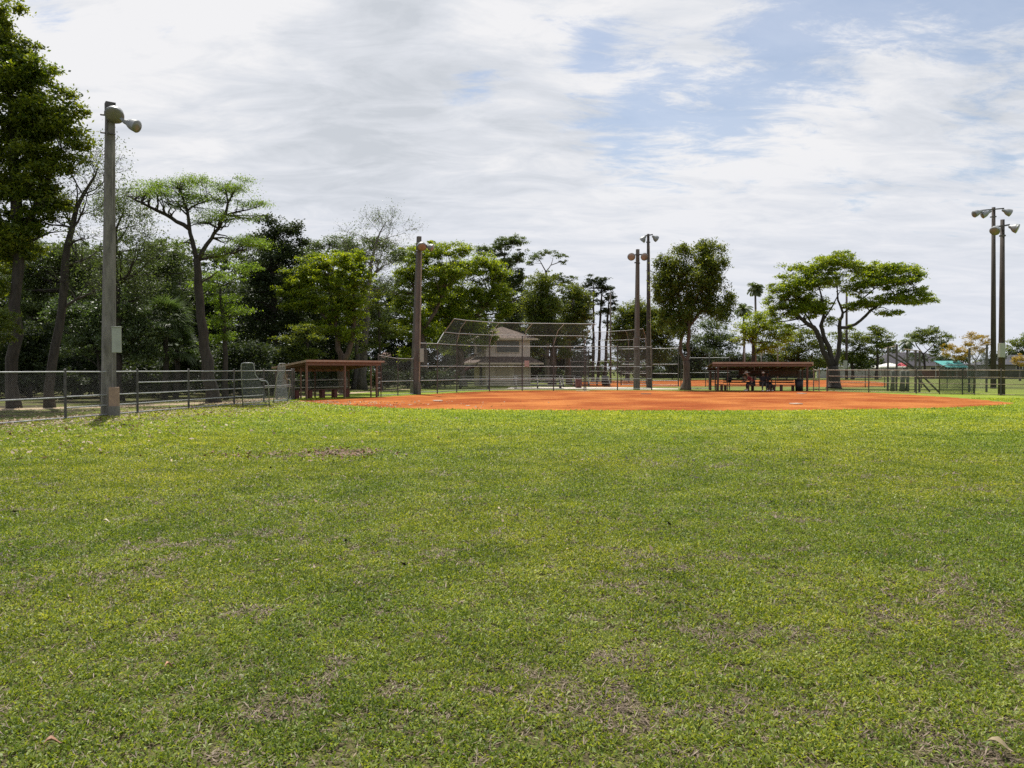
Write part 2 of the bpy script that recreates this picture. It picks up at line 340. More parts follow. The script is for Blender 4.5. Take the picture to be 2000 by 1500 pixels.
infield = [GY(562, 784), GY(600, 786), GY(660, 791.5), GY(740, 796.5), GY(860, 800), GY(1000, 801.5), GY(1200, 802.5), GY(1500, 802.5), GY(1700, 800.5), GY(1880, 796.5),
           GY(1985, 789.5), GY(1975, 786), GY(1860, 776), GY(1740, 769), GY(1640, 764.5), GY(1580, 763.8), GY(1390, 763.8), GY(1200, 762.5), GY(1000, 762.5), GY(930, 765), GY(830, 770.5), GY(740, 776), GY(640, 780)]
sheet('infield_dirt', smoothpoly(infield, 2), .006, DIRT, .13, .3, 4)
sheet('far_infield_dirt', smoothpoly([GY(1130, 756.5), GY(1300, 754.5), GY(1560, 755), GY(1690, 757), GY(1740, 753), GY(1725, 745), GY(1600, 741.5), GY(1200, 742.5), GY(1110, 748)], 2), .006, DIRT, .2, 1.0, 5)
PATH = mat('sandy_path', (.34, .26, .165), .95, .2, 2, .3, 20)
sheet('path', [Vector((-40, 20, 0)), Vector((-23, 28.6, 0)), Vector((-17.3, 33.3, 0)), Vector((-14.6, 36.6, 0)), Vector((-12.9, 44, 0)), Vector((-9, 60, 0)), Vector((-7.6, 60, 0)), Vector((-11.6, 43.8, 0)), Vector((-13.2, 35.6, 0)), Vector((-16.3, 31.8, 0)), Vector((-22, 27.2, 0)), Vector((-39, 18.6, 0))], .004, PATH, .08, .5, 6)
CONC = mat('concrete_slab', (.52, .47, .40), .9, .15, 1.2, .2, 30)
sheet('concrete_pavement', [GY(985, 760.6), GY(1150, 760.8), GY(1325, 760.6), GY(1325, 759.2), GY(1200, 756.5), GY(1000, 756)], .012, CONC, .03, 1.5, 7)
TRACK = [Vector((-22, 20.4, 0)), Vector((-13.6, 22.3, 0)), Vector((-11.4, 25.6, 0)), Vector((-9.4, 33, 0)), Vector((-9.0, 33, 0)), Vector((-10.7, 25.2, 0)), Vector((-12.6, 21.4, 0)), Vector((-22, 19.2, 0))]
sheet('bare_track', TRACK, .0035, mat('bare_soil', (.085, .07, .05), .95, .45, 6, .6, 12, col2=(.12, .125, .055)), .16, .22, 8)

# ---------------------------------------------------------------- grass (blades near the camera)
def grassmat():
    m = leafmat('grass_blade', (.04, .08, .01), (.3, .36, .07), (1.7, 1.55, .5), .36, .5, .3)
    nd = m.node_tree.nodes; lk = m.node_tree.links
    cr = [n for n in nd if n.type == 'VALTORGB'][0]; e = cr.color_ramp.elements
    e[0].position = .12; e[0].color = (.022, .055, .008, 1); e[1].position = .88; e[1].color = (.44, .48, .19, 1)
    k = e.new(.42); k.color = (.115, .180, .022, 1); k = e.new(.68); k.color = (.25, .32, .055, 1)
    for q in nd:
        if q.type == 'TEX_NOISE': q.inputs['Scale'].default_value = 1.3
    g = N(nd, 'ShaderNodeNewGeometry'); n2 = N(nd, 'ShaderNodeTexNoise'); n2.inputs['Scale'].default_value = .22; n2.inputs['Detail'].default_value = 4; lk.new(g.outputs['Position'], n2.inputs['Vector'])
    c2 = N(nd, 'ShaderNodeValToRGB'); lk.new(n2.outputs[0], c2.inputs[0]); f = c2.color_ramp.elements
    f[0].position = .38; f[0].color = (.84, .88, .90, 1); f[1].position = .62; f[1].color = (1.2, 1.06, .95, 1)
    mx = N(nd, 'ShaderNodeMixRGB', blend_type='MULTIPLY'); mx.inputs[0].default_value = 1; lk.new(cr.outputs[0], mx.inputs[1]); lk.new(c2.outputs[0], mx.inputs[2])
    # lush strip next to the clay
    sp = N(nd, 'ShaderNodeSeparateXYZ'); lk.new(g.outputs['Position'], sp.inputs[0]); r = N(nd, 'ShaderNodeMapRange'); lk.new(sp.outputs[1], r.inputs[0]); r.inputs[1].default_value = 11; r.inputs[2].default_value = 27; r.inputs[3].default_value = 0; r.inputs[4].default_value = 1
    m2 = N(nd, 'ShaderNodeMixRGB', blend_type='MULTIPLY'); lk.new(r.outputs[0], m2.inputs[0]); lk.new(mx.outputs[0], m2.inputs[1]); m2.inputs[2].default_value = (1.5, 1.42, .95, 1)
    for l in list(lk):
        if l.from_node == cr and l.to_node != mx: t = l.to_socket; lk.remove(l); lk.new(m2.outputs[0], t)
    return m
GRASSM = grassmat()
INF = smoothpoly(infield, 2)
def inside(x, y, poly):
    r = np.zeros(len(x), bool); j = len(poly) - 1
    for i in range(len(poly)):
        xi, yi, xj, yj = poly[i].x, poly[i].y, poly[j].x, poly[j].y
        if yi != yj: r ^= ((yi > y) != (yj > y)) & (x < (xj - xi) * (y - yi) / (yj - yi) + xi)
        j = i
    return r
def build_grass():
    rg = np.random.default_rng(21); parts = []
    for (y0, y1, dens, L, Wd, seg) in ((2.2, 4.6, 15000, .028, .0085, 1), (4.6, 8, 10500, .032, .0095, 1), (8, 13, 5200, .038, .012, 1), (13, 19, 2300, .045, .017, 1), (19, 28, 900, .052, .024, 1), (28, 41, 380, .06, .034, 1)):
        x1 = .74 * y1 + 1.5; n = int(dens * (y1 - y0) * 2 * x1)
        x = rg.uniform(-x1, x1, n); y = rg.uniform(y0, y1, n)
        keep = np.abs(x) < .72 * y + 1.3; x, y = x[keep], y[keep]
        keep = rg.random(len(x)) > bare(x, y) * .8; x, y = x[keep], y[keep]
        clump = vnoise(x, y, .09, 9) * .6 + vnoise(x, y, .05, 10) * .4
        keep = rg.random(len(x)) < np.clip((clump - .2) * 2.4, .2, 1); x, y, clump = x[keep], y[keep], clump[keep]
        if y1 > 27:
            keep = ~inside(x + rg.normal(0, .10, len(x)), y + .25 + rg.normal(0, .22, len(x)), INF) & (x > -14.0 + (y - 24) * .19); x, y, clump = x[keep], y[keep], clump[keep]
        if y1 > 18: keep = ~inside(x + rg.normal(0, .2, len(x)), y + rg.normal(0, .2, len(x)), TRACK) | (rg.random(len(x)) < .22); x, y, clump = x[keep], y[keep], clump[keep]
        n = len(x); az = rg.uniform(0, 2 * np.pi, n); el = rg.uniform(.15, 1.3, n); ln = L * rg.uniform(.6, 1.5, n); w = Wd * rg.uniform(.6, 1.4, n)
        d = np.stack([np.cos(az) * np.cos(el), np.sin(az) * np.cos(el), np.sin(el)], 1)
        s = np.stack([-np.sin(az), np.cos(az), np.zeros(n)], 1); tw = rg.normal(0, .5, n)
        up = np.cross(d, s) * -1; s = s * np.cos(tw)[:, None] + up * np.sin(tw)[:, None]
        base = np.stack([x, y, rg.uniform(0, .012, n) + clump * L * .35], 1)
        mid = base + d * (ln * .55)[:, None]; tip = base + d * ln[:, None]; tip[:, 2] -= ln * .22
        parts.append(np.stack([base, mid + s * w[:, None] / 2, tip, mid - s * w[:, None] / 2], 1).reshape(-1, 3))
    # straw coloured dead thatch, mostly in the thin spots
    o = quads_obj('grass', np.concatenate(parts), GRASSM)
    parts = []
    for (y0, y1, dens, L, Wd) in ((2.2, 5, 5200, .045, .0028), (5, 9, 3400, .05, .004), (9, 15, 1300, .06, .007)):
        x1 = .74 * y1 + 1.5; n = int(dens * (y1 - y0) * 2 * x1); x = rg.uniform(-x1, x1, n); y = rg.uniform(y0, y1, n)
        keep = (np.abs(x) < .72 * y + 1.3) & (rg.random(n) < .16 + .84 * bare(x, y)); x, y = x[keep], y[keep]; n = len(x)
        az = rg.uniform(0, 2 * np.pi, n); el = rg.normal(.12, .2, n); ln = L * rg.uniform(.5, 1.5, n); w = Wd * rg.uniform(.6, 1.4, n)
        d = np.stack([np.cos(az) * np.cos(el), np.sin(az) * np.cos(el), np.sin(el)], 1); s = np.stack([-np.sin(az), np.cos(az), np.zeros(n)], 1)
        base = np.stack([x, y, rg.uniform(.004, .02, n)], 1); mid = base + d * (ln * .5)[:, None]; tip = base + d * ln[:, None]
        parts.append(np.stack([base, mid + s * w[:, None], tip, mid - s * w[:, None]], 1).reshape(-1, 3))
    t = quads_obj('dead_grass', np.concatenate(parts), leafmat('thatch_straw', (.075, .055, .036), (.27, .205, .145), (1, 1, .9), .1, .6, .3)); tag(t, 'straw coloured dead grass thatch lying in the thin spots of the lawn', 'dead grass', kind='stuff'); tag(o, 'short patchy green turf of broad weedy blades covering the outfield', 'grass', kind='stuff')
build_grass()
LEAFDRY = leafmat('dry_leaf', (.10, .055, .03), (.42, .32, .20), (1.1, 1, .8), .15, .6, .3)
def flat_leaves(x, y, L, rg, lift=.03):
    n = len(x); az = rg.uniform(0, 6.283, n); t = rg.normal(0, .35, (n, 2)); ln = L * rg.uniform(.55, 1.4, n)
    d = np.stack([np.cos(az), np.sin(az), t[:, 0]], 1); s = np.stack([-np.sin(az), np.cos(az), t[:, 1]], 1)
    c = np.stack([x, y, lift + rg.uniform(0, .02, n)], 1)
    return np.stack([c - d * ln[:, None] / 2, c + s * ln[:, None] * .28, c + d * ln[:, None] / 2 + np.array([0, 0, .01]), c - s * ln[:, None] * .28], 1).reshape(-1, 3)
def build_litter():
    rg = np.random.default_rng(33); A = []
    n = 7500; y = rg.uniform(13, 37, n); x = -13.9 + (y - 24) * .19 + rg.exponential(2.6, n) - 1.2; k = x < 4; A.append(flat_leaves(x[k], y[k], .10, rg))
    n = 1700; y = rg.uniform(22, 40, n); x = -14.2 + (y - 24) * .19 - rg.exponential(3.0, n); A.append(flat_leaves(x, y, .09, rg))
    
    n = 420; y = rg.uniform(6, 28, n); x = rg.uniform(-.72, .72, n) * y; A.append(flat_leaves(x, y, .045, rg))
    o = quads_obj('fallen_leaves', np.concatenate(A), LEAFDRY); tag(o, 'scatter of small dry fallen leaves, thickest along the left fence', 'leaves', kind='stuff')
    n = 420; x = rg.normal(-3.15, .42, n); y = rg.normal(14.3, .42, n); n2 = 140; x = np.concatenate([x, rg.normal(-4.6, .7, n2)]); y = np.concatenate([y, rg.normal(14.0, .3, n2)])
    o = quads_obj('leaf_patch', flat_leaves(x, y, .07, rg), leafmat('brown_leaf', (.05, .025, .015), (.24, .13, .075), (1.1, 1, .8), .15, .6, .3)); tag(o, 'patch of reddish brown dead leaves on the lawn left of the middle', 'leaves', kind='stuff')
    DK = mat('dark_leaf', (.035, .028, .02), .8, .3, 5)
    n = 260; y = rg.uniform(6, 32, n); x = rg.uniform(-.7, .35, n) * y
    o = quads_obj('dark_leaves', flat_leaves(x, y, .06, rg), DK); tag(o, 'sparse dark curled leaves lying on the lawn', 'leaves', kind='stuff')
build_litter()
def big_leaf(px, py, L, ang, col, label):
    p = GY(px, py); m = mat('curled_leaf', col, .7, .25, 20); mb = MB(); c, s = math.cos(ang), math.sin(ang); prof = [0, .6, 1, .85, .45, 0]; K = 5
    vs = []
    for i, w in enumerate(prof):
        t = i / K - .5
        for j in (-1, 0, 1):
            lx, ly = t * L, j * w * L * .24; vs.append((p.x + lx * c - ly * s, p.y + lx * s + ly * c, .045 + abs(j) * .012 * w + .014 * math.sin(i)))
    fs = [(i * 3 + j, i * 3 + j + 1, i * 3 + j + 4, i * 3 + j + 3) for i in range(K) for j in (0, 1)]
    mb.add(vs, fs); o = mb.build('fallen_leaf', m, smooth=True); sm = o.modifiers.new('s', 'SOLIDIFY'); sm.thickness = .002
    tag(o, label, 'leaf', 'large fallen leaves')
big_leaf(95, 1478, .07, .6, (.22, .12, .07), 'large curled orange brown leaf at the bottom left of the lawn')
big_leaf(1962, 1484, .10, -.7, (.24, .19, .11), 'big tan leaf at the bottom right corner of the lawn')
big_leaf(205, 1028, .08, .2, (.48, .42, .30), 'pale cream leaf on the left of the lawn, midway up')
big_leaf(325, 1322, .05, .9, (.30, .16, .09), 'small reddish brown leaf on the lower left lawn')
big_leaf(672, 1068, .08, 1.4, (.03, .025, .02), 'upright dark brown leaf left of the middle of the lawn')
# ---------------------------------------------------------------- trees
def leaf_quads(c, size, rg, asp=.5, upb=.4, droop=0.0):
    n = len(c); nm = rg.normal(0, 1, (n, 3)); nm[:, 2] = np.abs(nm[:, 2]) + upb; nm /= np.linalg.norm(nm, axis=1)[:, None]
    t = rg.normal(0, 1, (n, 3)); t[:, 2] -= droop; t -= nm * (t * nm).sum(1)[:, None]; t /= np.linalg.norm(t, axis=1)[:, None] + 1e-9
    b = np.cross(nm, t); L = (size * rg.uniform(.6, 1.45, n))[:, None] / 2
    return np.stack([c - t * L, c + b * L * asp, c + t * L, c - b * L * asp], 1).reshape(-1, 3)
def ell_points(n, rg, shell=.7):
    d = rg.normal(0, 1, (n, 3)); d /= np.linalg.norm(d, axis=1)[:, None]
    r = np.where(rg.random(n) < shell, rg.uniform(.68, 1.06, n), rg.uniform(.15, .7, n))
    # lobed outline
    r *= .84 + .22 * np.sin(d[:, 0] * 3.1 + d[:, 2] * 4.3 + rg.uniform(0, 6)) * np.cos(d[:, 1] * 3.7 + rg.uniform(0, 6)) + .06 * np.sin(d[:, 2] * 9 + d[:, 0] * 7)
    return d * r[:, None]
NLEAF = [0]
def tree(name, label, D, trunks, blobs, lf='lf_mid', bark='bark', dens=1.0, leaf=.15, clump=.5, per=46, flat=.6, depth=.9, seed=1, group=None, droop=0.0, asp=.5, upb=.4, limbs=.10, shell=.72, cat='tree', nk=1.0, bough=.58):
    """trunks: polylines [(px, py, radius_m[, depth offset])]; blobs: crown masses (px, py, rx px, ry px[, depth offset m[, weight]])"""
    rg = np.random.default_rng(seed); k = D / FPX
    b0 = trunks[0][0] if trunks else None
    root = thing(name, label, cat, Vector(((b0[0] - 1000) / FPX * D, D, 0)) if b0 else G(blobs[0][0], D), group)
    mb = MB(); nodes = []
    for ti, tr in enumerate(trunks):
        pts = []; rs = []
        for i, q in enumerate(tr):
            p = P(q[0], q[1], D); dd = q[3] if len(q) > 3 else 0.0; p = Vector((p.x, D + dd, p.z))
            if i == 0 and ti == 0: p.z = -.05
            pts.append(p); rs.append(q[2])
        # resample with a little crookedness
        P2 = []; R2 = []
        for i in range(len(pts) - 1):
            m_ = max(2, int((pts[i + 1] - pts[i]).length / .8))
            for j in range(m_):
                f = j / m_; p = pts[i].lerp(pts[i + 1], f); r = rs[i] * (1 - f) + rs[i + 1] * f
                if P2: p = p + Vector(rg.normal(0, r * .16 + .008, 3))
                P2.append(p); R2.append(r * rg.uniform(.93, 1.07))
        P2.append(pts[-1]); R2.append(rs[-1])
        if ti == 0: R2[0] *= 1.3; P2.insert(1, P2[0].lerp(P2[1], .3)); R2.insert(1, rs[0] * 1.12)
        mb.tube(P2, R2, 8 if rs[0] > .12 else 6); nodes += list(zip(P2, R2))
    nz = np.array([[p.x, p.y, p.z] for p, r in nodes]) if nodes else None
    Q = []
    for bl in blobs:
        cx, cyy, rx, ry = bl[:4]; dd = bl[4] if len(bl) > 4 else 0.0; wt = bl[5] if len(bl) > 5 else 1.0
        c = P(cx, cyy, D); c = np.array([c.x, D + dd, c.z]); ax = np.array([rx * k, max(rx, ry * .8) * k * depth, ry * k])
        n = int(dens * wt * 1600 * (rx * k + ry * k) * (ry * k + rx * k) / 4 * (.15 / leaf) ** 2); nc = max(3, int(n / per * nk))
        nb = max(4, int(5 + 4 * wt)); bc = ell_points(nb, rg, .8) * ax * .8; pick = rg.integers(0, nb, nc)
        cc = np.where((rg.random(nc) < bough)[:, None], bc[pick] + rg.normal(0, 1, (nc, 3)) * ax * np.array([.27, .27, .17]), ell_points(nc, rg, shell) * ax) + c; cc = cc[cc[:, 2] > .25]; nc = len(cc)
        cr = clump * .8 * rg.uniform(.5, 1.35, nc)
        kk = rg.integers(int(per * .5), int(per * 1.5), nc); idx = np.repeat(np.arange(nc), kk)
        off = rg.normal(0, 1, (len(idx), 3)) * .5; off *= (cr[idx])[:, None]; off[:, 2] *= flat; off[:, 2] -= droop * np.abs(rg.normal(0, 1, len(idx))) * cr[idx]
        Q.append(cc[idx] + off)
        if nz is not None and limbs > 0:
            for ci in range(nc):
                if rg.random() > limbs: continue
                t = cc[ci]
                if np.min(np.linalg.norm(nz - t, axis=1)) > 4.5: continue
                ds = np.linalg.norm(nz - t, axis=1) + np.where(nz[:, 2] > t[2] + .2, 4.0, 0) + rg.uniform(0, .8, len(nz)); s = int(np.argmin(ds)); a = nodes[s][0]; ra = min(nodes[s][1] * .55, .035 + .022 * ds[s])
                b = Vector(t); mid = a.lerp(b, .5) + Vector((rg.normal(0, .12), rg.normal(0, .12), rg.normal(0, .15))) * min((b - a).length, 1.6) * .6
                q1 = a.lerp(mid, .5) + Vector(rg.normal(0, .05, 3)); q2 = mid.lerp(b, .5) + Vector(rg.normal(0, .07, 3))
                mb.tube([a, q1, mid, q2, b], [ra, ra * .8, ra * .6, ra * .4, .012], 5, False)
    if mb.v: mb.build('trunk', M[bark], root, smooth=True)
    if Q:
        C = np.concatenate(Q); C = C[C[:, 2] > .08]
        NLEAF[0] += len(C); quads_obj('crown', leaf_quads(C, leaf, rg, asp, upb, droop * 2), M[lf], root)
    return root
def twigs(mb, p, d, L, r, lvl, rg, tips, spread=.6, up=.15):
    n = 4; pts = [p]; rs = [r]; q = p
    for i in range(n):
        d = (d + Vector(rg.normal(0, .16, 3)) + Vector((0, 0, up * .25))).normalized(); q = q + d * L / n; pts.append(q); rs.append(r * (1 - .6 * (i + 1) / n))
    mb.tube(pts, rs, 5 if r > .03 else 3, False)
    if lvl <= 0: tips.append(q); tips.append(pts[2]); return
    for i in range(2 + int(rg.integers(0, 3))):
        j = int(rg.integers(1, n + 1)); dd = (d + Vector(rg.normal(0, spread, 3))).normalized()
        twigs(mb, pts[j], dd, L * rg.uniform(.5, .75), max(rs[j] * .65, .008), lvl - 1, rg, tips, spread, up)
    twigs(mb, q, d, L * .6, max(rs[-1], .008), lvl - 1, rg, tips, spread, up)
def bare_tree(name, label, D, trunk, boughs, lf='lf_olive', bark='bark', per=5, leaf=.1, lvl=3, L=1.4, seed=1, group=None, sc=.3, minr=0.0):
    rg = np.random.default_rng(seed); k = D / FPX
    root = thing(name, label, 'tree', G(trunk[0][0], D), group); mb = MB(); tips = []
    pts = [P(q[0], q[1], D) for q in trunk]; pts[0].z = -.05; P2 = []; R2 = []
    for i in range(len(pts) - 1):
        m_ = max(2, int((pts[i + 1] - pts[i]).length / .8))
        for j in range(m_):
            f = j / m_; r = trunk[i][2] * (1 - f) + trunk[i + 1][2] * f; p = pts[i].lerp(pts[i + 1], f)
            if P2: p = p + Vector(rg.normal(0, r * .2 + .01, 3))
            P2.append(p); R2.append(r)
    P2.append(pts[-1]); R2.append(trunk[-1][2]); R2[0] *= 1.3
    mb.tube(P2, R2, 8)
    for (px, py, dx, dz, ll) in boughs:
        a = P(px, py, D); ds = [(a - p).length for p in P2]; s = ds.index(min(ds)); a = P2[s]
        twigs(mb, a, Vector((dx, rg.uniform(-.6, .6), dz)).normalized(), L * ll, min(max(R2[s] * .5, .02), .09), lvl, rg, tips)
    mb.build('trunk', M[bark], root, smooth=True)
    T = np.array([[t.x, t.y, t.z] for t in tips]); idx = np.repeat(np.arange(len(T)), per); C = T[idx] + rg.normal(0, sc, (len(idx), 3))
    quads_obj('crown', leaf_quads(C, leaf, rg, .4, .2), M[lf], root); return root
WG = 'trees of the wood beyond the left fence'
# big tree filling the top left corner
tree('broadleaf_tree', 'huge dense broadleaf tree filling the top left corner, sunlit yellow green edges', 31, [[(28, 797, .25), (26, 700, .22), (30, 600, .21), (34, 480, .19), (30, 380, .2), (20, 200, .12), (10, 60, .06)],
      [(34, 470, .16), (80, 380, .12), (120, 290, .05)], [(32, 500, .16), (-30, 420, .12, -1), (-90, 330, .06, -1)], [(30, 330, .13), (70, 240, .09, 1), (110, 180, .04, 1)]],
     [(-60, 20, 70, 60), (-10, 70, 62, 50), (0, 150, 100, 70), (65, 150, 68, 50), (80, 230, 78, 55), (10, 260, 100, 80), (115, 235, 52, 36, -.5), (150, 212, 22, 12), (130, 185, 24, 16), (155, 275, 34, 24), (90, 320, 72, 50), (10, 370, 95, 70), (80, 388, 55, 45), (40, 440, 60, 42), (-20, 470, 90, 60), (22, 487, 40, 34), (-100, 250, 90, 150), (-110, 420, 80, 90), (0, 560, 30, 20), (35, 20, 16, 12), (30, 95, 40, 30)],
     'lf_warm', 'bark', dens=2.0, leaf=.14, clump=.5, per=95, flat=.5, seed=3, depth=.85, limbs=.05)
tree('drooping_sapling', 'feathery low hanging dark green branch spray at the left edge below the huge tree', 29, [[(-14, 806, .07), (-12, 700, .05), (-6, 620, .03)]], [(-5, 622, 40, 26), (-20, 655, 42, 24), (20, 640, 22, 12)], 'lf_mid', dens=1.1, leaf=.09, clump=.3, per=50, seed=4)
bare_tree('bare_tree', 'leaning nearly bare tree with sparse twigs between the huge tree and the first light pole', 31.5,
     [(97, 797, .19), (112, 640, .165), (124, 560, .15), (133, 480, .13), (150, 410, .09), (180, 352, .05), (192, 325, .02)],
     [(133, 480, .8, .35, 1.3), (128, 520, .9, .3, 1.2), (137, 462, -.9, .4, 1.0), (145, 430, .7, .7, 1.3), (150, 410, -.8, .25, 1.3), (150, 410, -.3, 1, 1.2), (165, 380, .8, .5, 1.1), (172, 368, -.4, .9, 1.1), (160, 390, .9, -.1, 1.1), (180, 350, .4, 1, 1.0), (140, 450, -.8, .5, .9), (120, 580, .8, .4, 1.2), (187, 340, -.2, 1, .8)],
     lvl=3, L=1.0, per=3, leaf=.085, seed=8)
bare_tree('bare_tree', 'sparse thin leaved tree with crooked bare limbs just right of the first light pole', 38,
     [(232, 775, .24), (228, 640, .2), (224, 560, .17), (224, 500, .13), (226, 450, .07), (240, 415, .02)],
     [(224, 560, .9, .35, 2.3), (225, 545, .9, .5, 1.6), (224, 500, .8, .5, 1.5), (224, 480, .8, .9, 1.4), (226, 450, .9, .5, 1.5), (226, 450, -.7, .6, 1.3), (228, 430, .3, 1, 1.1), (224, 520, -.9, .3, 1.4), (230, 440, .8, .1, 1.5), (224, 540, -.9, .4, 1.2), (236, 425, .8, .7, 1.1), (226, 600, .8, .3, 1.4)],
     lvl=3, L=.8, per=9, leaf=.10, sc=.26, seed=15)
# cypress with the flat crown
CY = tree('cypress_tree', 'tall flat topped cypress with forked dark trunk and thin lime foliage', 36,
     [[(417, 787, .30), (408, 735, .27), (400, 680, .235), (392, 620, .205), (386, 560, .185), (384, 505, .165)],
      [(384, 508, .12), (376, 470, .10), (369, 440, .09), (366, 410, .065), (355, 380, .05), (345, 358, .02)], [(371, 448, .10), (345, 432, .09), (322, 418, .08), (290, 403, .06), (262, 388, .04), (243, 381, .02)],
      [(385, 508, .12), (396, 488, .10), (412, 466, .085), (428, 445, .07), (440, 418, .07), (446, 395, .05), (440, 370, .03), (452, 352, .015)], [(441, 420, .05), (462, 414, .045), (485, 410, .03), (508, 402, .015)],
      [(428, 446, .05), (408, 437, .04), (385, 436, .03), (372, 442, .02)], [(388, 507, .07), (410, 502, .06), (440, 499, .04), (460, 492, .02)], [(366, 412, .05), (385, 398, .04), (408, 392, .03), (430, 388, .02)], [(366, 420, .045), (350, 405, .035), (325, 398, .02)],
      [(393, 552, .05), (410, 542, .04), (425, 530, .02)], [(446, 396, .04), (455, 378, .03), (470, 362, .012)]],
     [(300, 362, 42, 11, 0), (275, 376, 24, 9, .5), (345, 356, 36, 10, .6), (392, 358, 40, 11, -.4), (430, 366, 34, 13, .4), (465, 370, 28, 12, -.3), (478, 350, 20, 6, 0), (325, 384, 42, 10, -.5), (372, 380, 42, 10, .5), (420, 390, 34, 9, 0), (355, 402, 34, 8, 0), (405, 412, 34, 8, .6), (485, 398, 30, 7, 0), (505, 396, 20, 5, 0), (440, 430, 34, 8, -.6), (395, 432, 26, 7, .4), (490, 425, 26, 7, 0, .8),
      (350, 470, 22, 6, .4, .7), (465, 466, 40, 9, .8, 1.5), (490, 474, 36, 7, .5, 1.5), (440, 486, 34, 8, .5, 1.2), (430, 500, 26, 6, 0)],
     'lf_cyp', 'bark', dens=.80, leaf=.078, clump=.62, per=36, flat=.34, bough=.2, depth=1.0, seed=21, limbs=.42, shell=.6, asp=.4)
for (px, py, r) in ((340, 364, .12), (426, 363, .15), (472, 380, .14), (390, 474, .16), (375, 413, .09), (362, 438, .1), (300, 412, .1)): pass
tree('cypress_tree', 'soft light green feathery young cypress low behind the flat topped cypress trunk', 40, [[(440, 773, .16), (442, 700, .13), (436, 620, .1), (430, 560, .05)]],
     [(430, 585, 46, 14), (455, 605, 40, 13), (425, 630, 38, 16), (440, 655, 30, 13), (410, 665, 26, 12), (465, 520, 40, 10), (440, 540, 44, 11), (400, 560, 40, 12)], 'lf_cyp', 'bark', dens=.6, leaf=.09, clump=.45, per=46, flat=.35, seed=22)
# the wood on the left
tree('woodland_tree', 'olive green woodland tree seen between the bare tree and the first light pole', 44, [[(150, 770, .25), (150, 600, .2), (155, 500, .1)]], [(60, 540, 60, 60), (120, 500, 55, 35), (160, 540, 50, 50), (90, 600, 70, 45), (170, 600, 50, 40), (60, 480, 40, 25)], 'lf_olive', dens=1.5, leaf=.13, clump=.5, seed=31, group=WG)
tree('woodland_tree', 'grey green woodland tree behind the sparse crooked limbed tree right of the first pole', 50, [[(300, 765, .25), (290, 600, .2), (290, 480, .08)]], [(250, 520, 45, 28), (300, 490, 40, 26), (330, 530, 45, 28), (270, 560, 60, 30), (345, 500, 26, 18), (240, 465, 22, 14), (350, 580, 50, 30)], 'lf_olive', dens=1.2, leaf=.13, clump=.5, seed=32, group=WG)
tree('woodland_bush', 'tall glossy grey green thicket bush right of the first light pole', 38.5, [[(200, 770, .09), (190, 690, .05)]], [(250, 610, 45, 38), (285, 650, 50, 30), (240, 665, 50, 30), (180, 620, 50, 46), (150, 670, 50, 30), (280, 690, 46, 18), (120, 610, 40, 34), (215, 570, 32, 22)], 'lf_gloss', dens=1.6, leaf=.14, clump=.42, per=60, seed=33, cat='bush')
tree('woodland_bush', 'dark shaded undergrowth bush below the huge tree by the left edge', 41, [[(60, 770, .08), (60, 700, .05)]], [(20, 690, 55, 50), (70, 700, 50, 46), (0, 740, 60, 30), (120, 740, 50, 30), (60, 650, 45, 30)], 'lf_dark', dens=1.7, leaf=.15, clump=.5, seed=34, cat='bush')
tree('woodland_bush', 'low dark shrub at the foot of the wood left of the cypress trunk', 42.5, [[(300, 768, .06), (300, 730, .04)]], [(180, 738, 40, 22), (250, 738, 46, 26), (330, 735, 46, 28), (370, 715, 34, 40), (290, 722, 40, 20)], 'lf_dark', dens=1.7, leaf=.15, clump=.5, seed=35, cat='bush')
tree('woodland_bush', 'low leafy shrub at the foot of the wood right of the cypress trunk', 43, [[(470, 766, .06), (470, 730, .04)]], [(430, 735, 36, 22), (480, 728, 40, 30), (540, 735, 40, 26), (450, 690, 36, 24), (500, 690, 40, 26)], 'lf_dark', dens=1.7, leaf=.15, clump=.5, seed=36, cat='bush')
tree('woodland_tree', 'tall dark glossy tree standing behind the flat topped cypress on its right', 52, [[(535, 760, .26), (535, 600, .2), (530, 480, .1)]], [(545, 455, 34, 26), (575, 445, 22, 16), (515, 470, 30, 26), (560, 500, 45, 34), (500, 530, 46, 36), (555, 560, 50, 40), (500, 600, 50, 40), (560, 630, 50, 40), (505, 660, 50, 36), (520, 430, 22, 12), (590, 470, 16, 18)], 'lf_dark', 'barkdark', dens=1.5, leaf=.16, clump=.55, seed=37, group=WG)
tree('woodland_tree', 'dark tree with broad crown behind the flat topped cypress on its left', 55, [[(350, 758, .24), (350, 620, .2), (352, 540, .08)]], [(330, 590, 55, 36), (390, 575, 50, 36), (345, 640, 60, 40), (410, 620, 45, 40), (300, 640, 40, 36), (380, 680, 60, 34)], 'lf_dark', 'barkdark', dens=1.5, leaf=.17, clump=.6, seed=38, group=WG)
tree('woodland_tree', 'bright green small tree at the edge of the wood just left of the left dugout', 47, [[(600, 770, .13), (602, 700, .1), (598, 640, .05)]], [(590, 640, 32, 16), (572, 662, 30, 16), (610, 655, 30, 22), (600, 690, 34, 20), (560, 690, 24, 14)], 'lf_mid', dens=.9, leaf=.13, clump=.42, flat=.4, seed=39, group=WG)
def thicket(label, D, pts, dens, seed, leaf=.24, rx=60, ry=46, lf='lf_dark', **kw):
    t = tree('thicket', label, D, [], [(x, y, rx, ry, (i % 3) * 2.5 - 2.5) for i, (x, y) in enumerate(pts)], lf, dens=dens, leaf=leaf, clump=.8, per=60, seed=seed, cat='wood', **kw); t['kind'] = 'stuff'; return t
thicket('dark deep wood closing the view behind the left trunks', 60, [(x, y) for x in range(-140, 660, 60) for y in (550 + (x % 3) * 14, 600, 650, 700, 738)] + [(-100, 480), (-30, 500)], 1.0, 40)
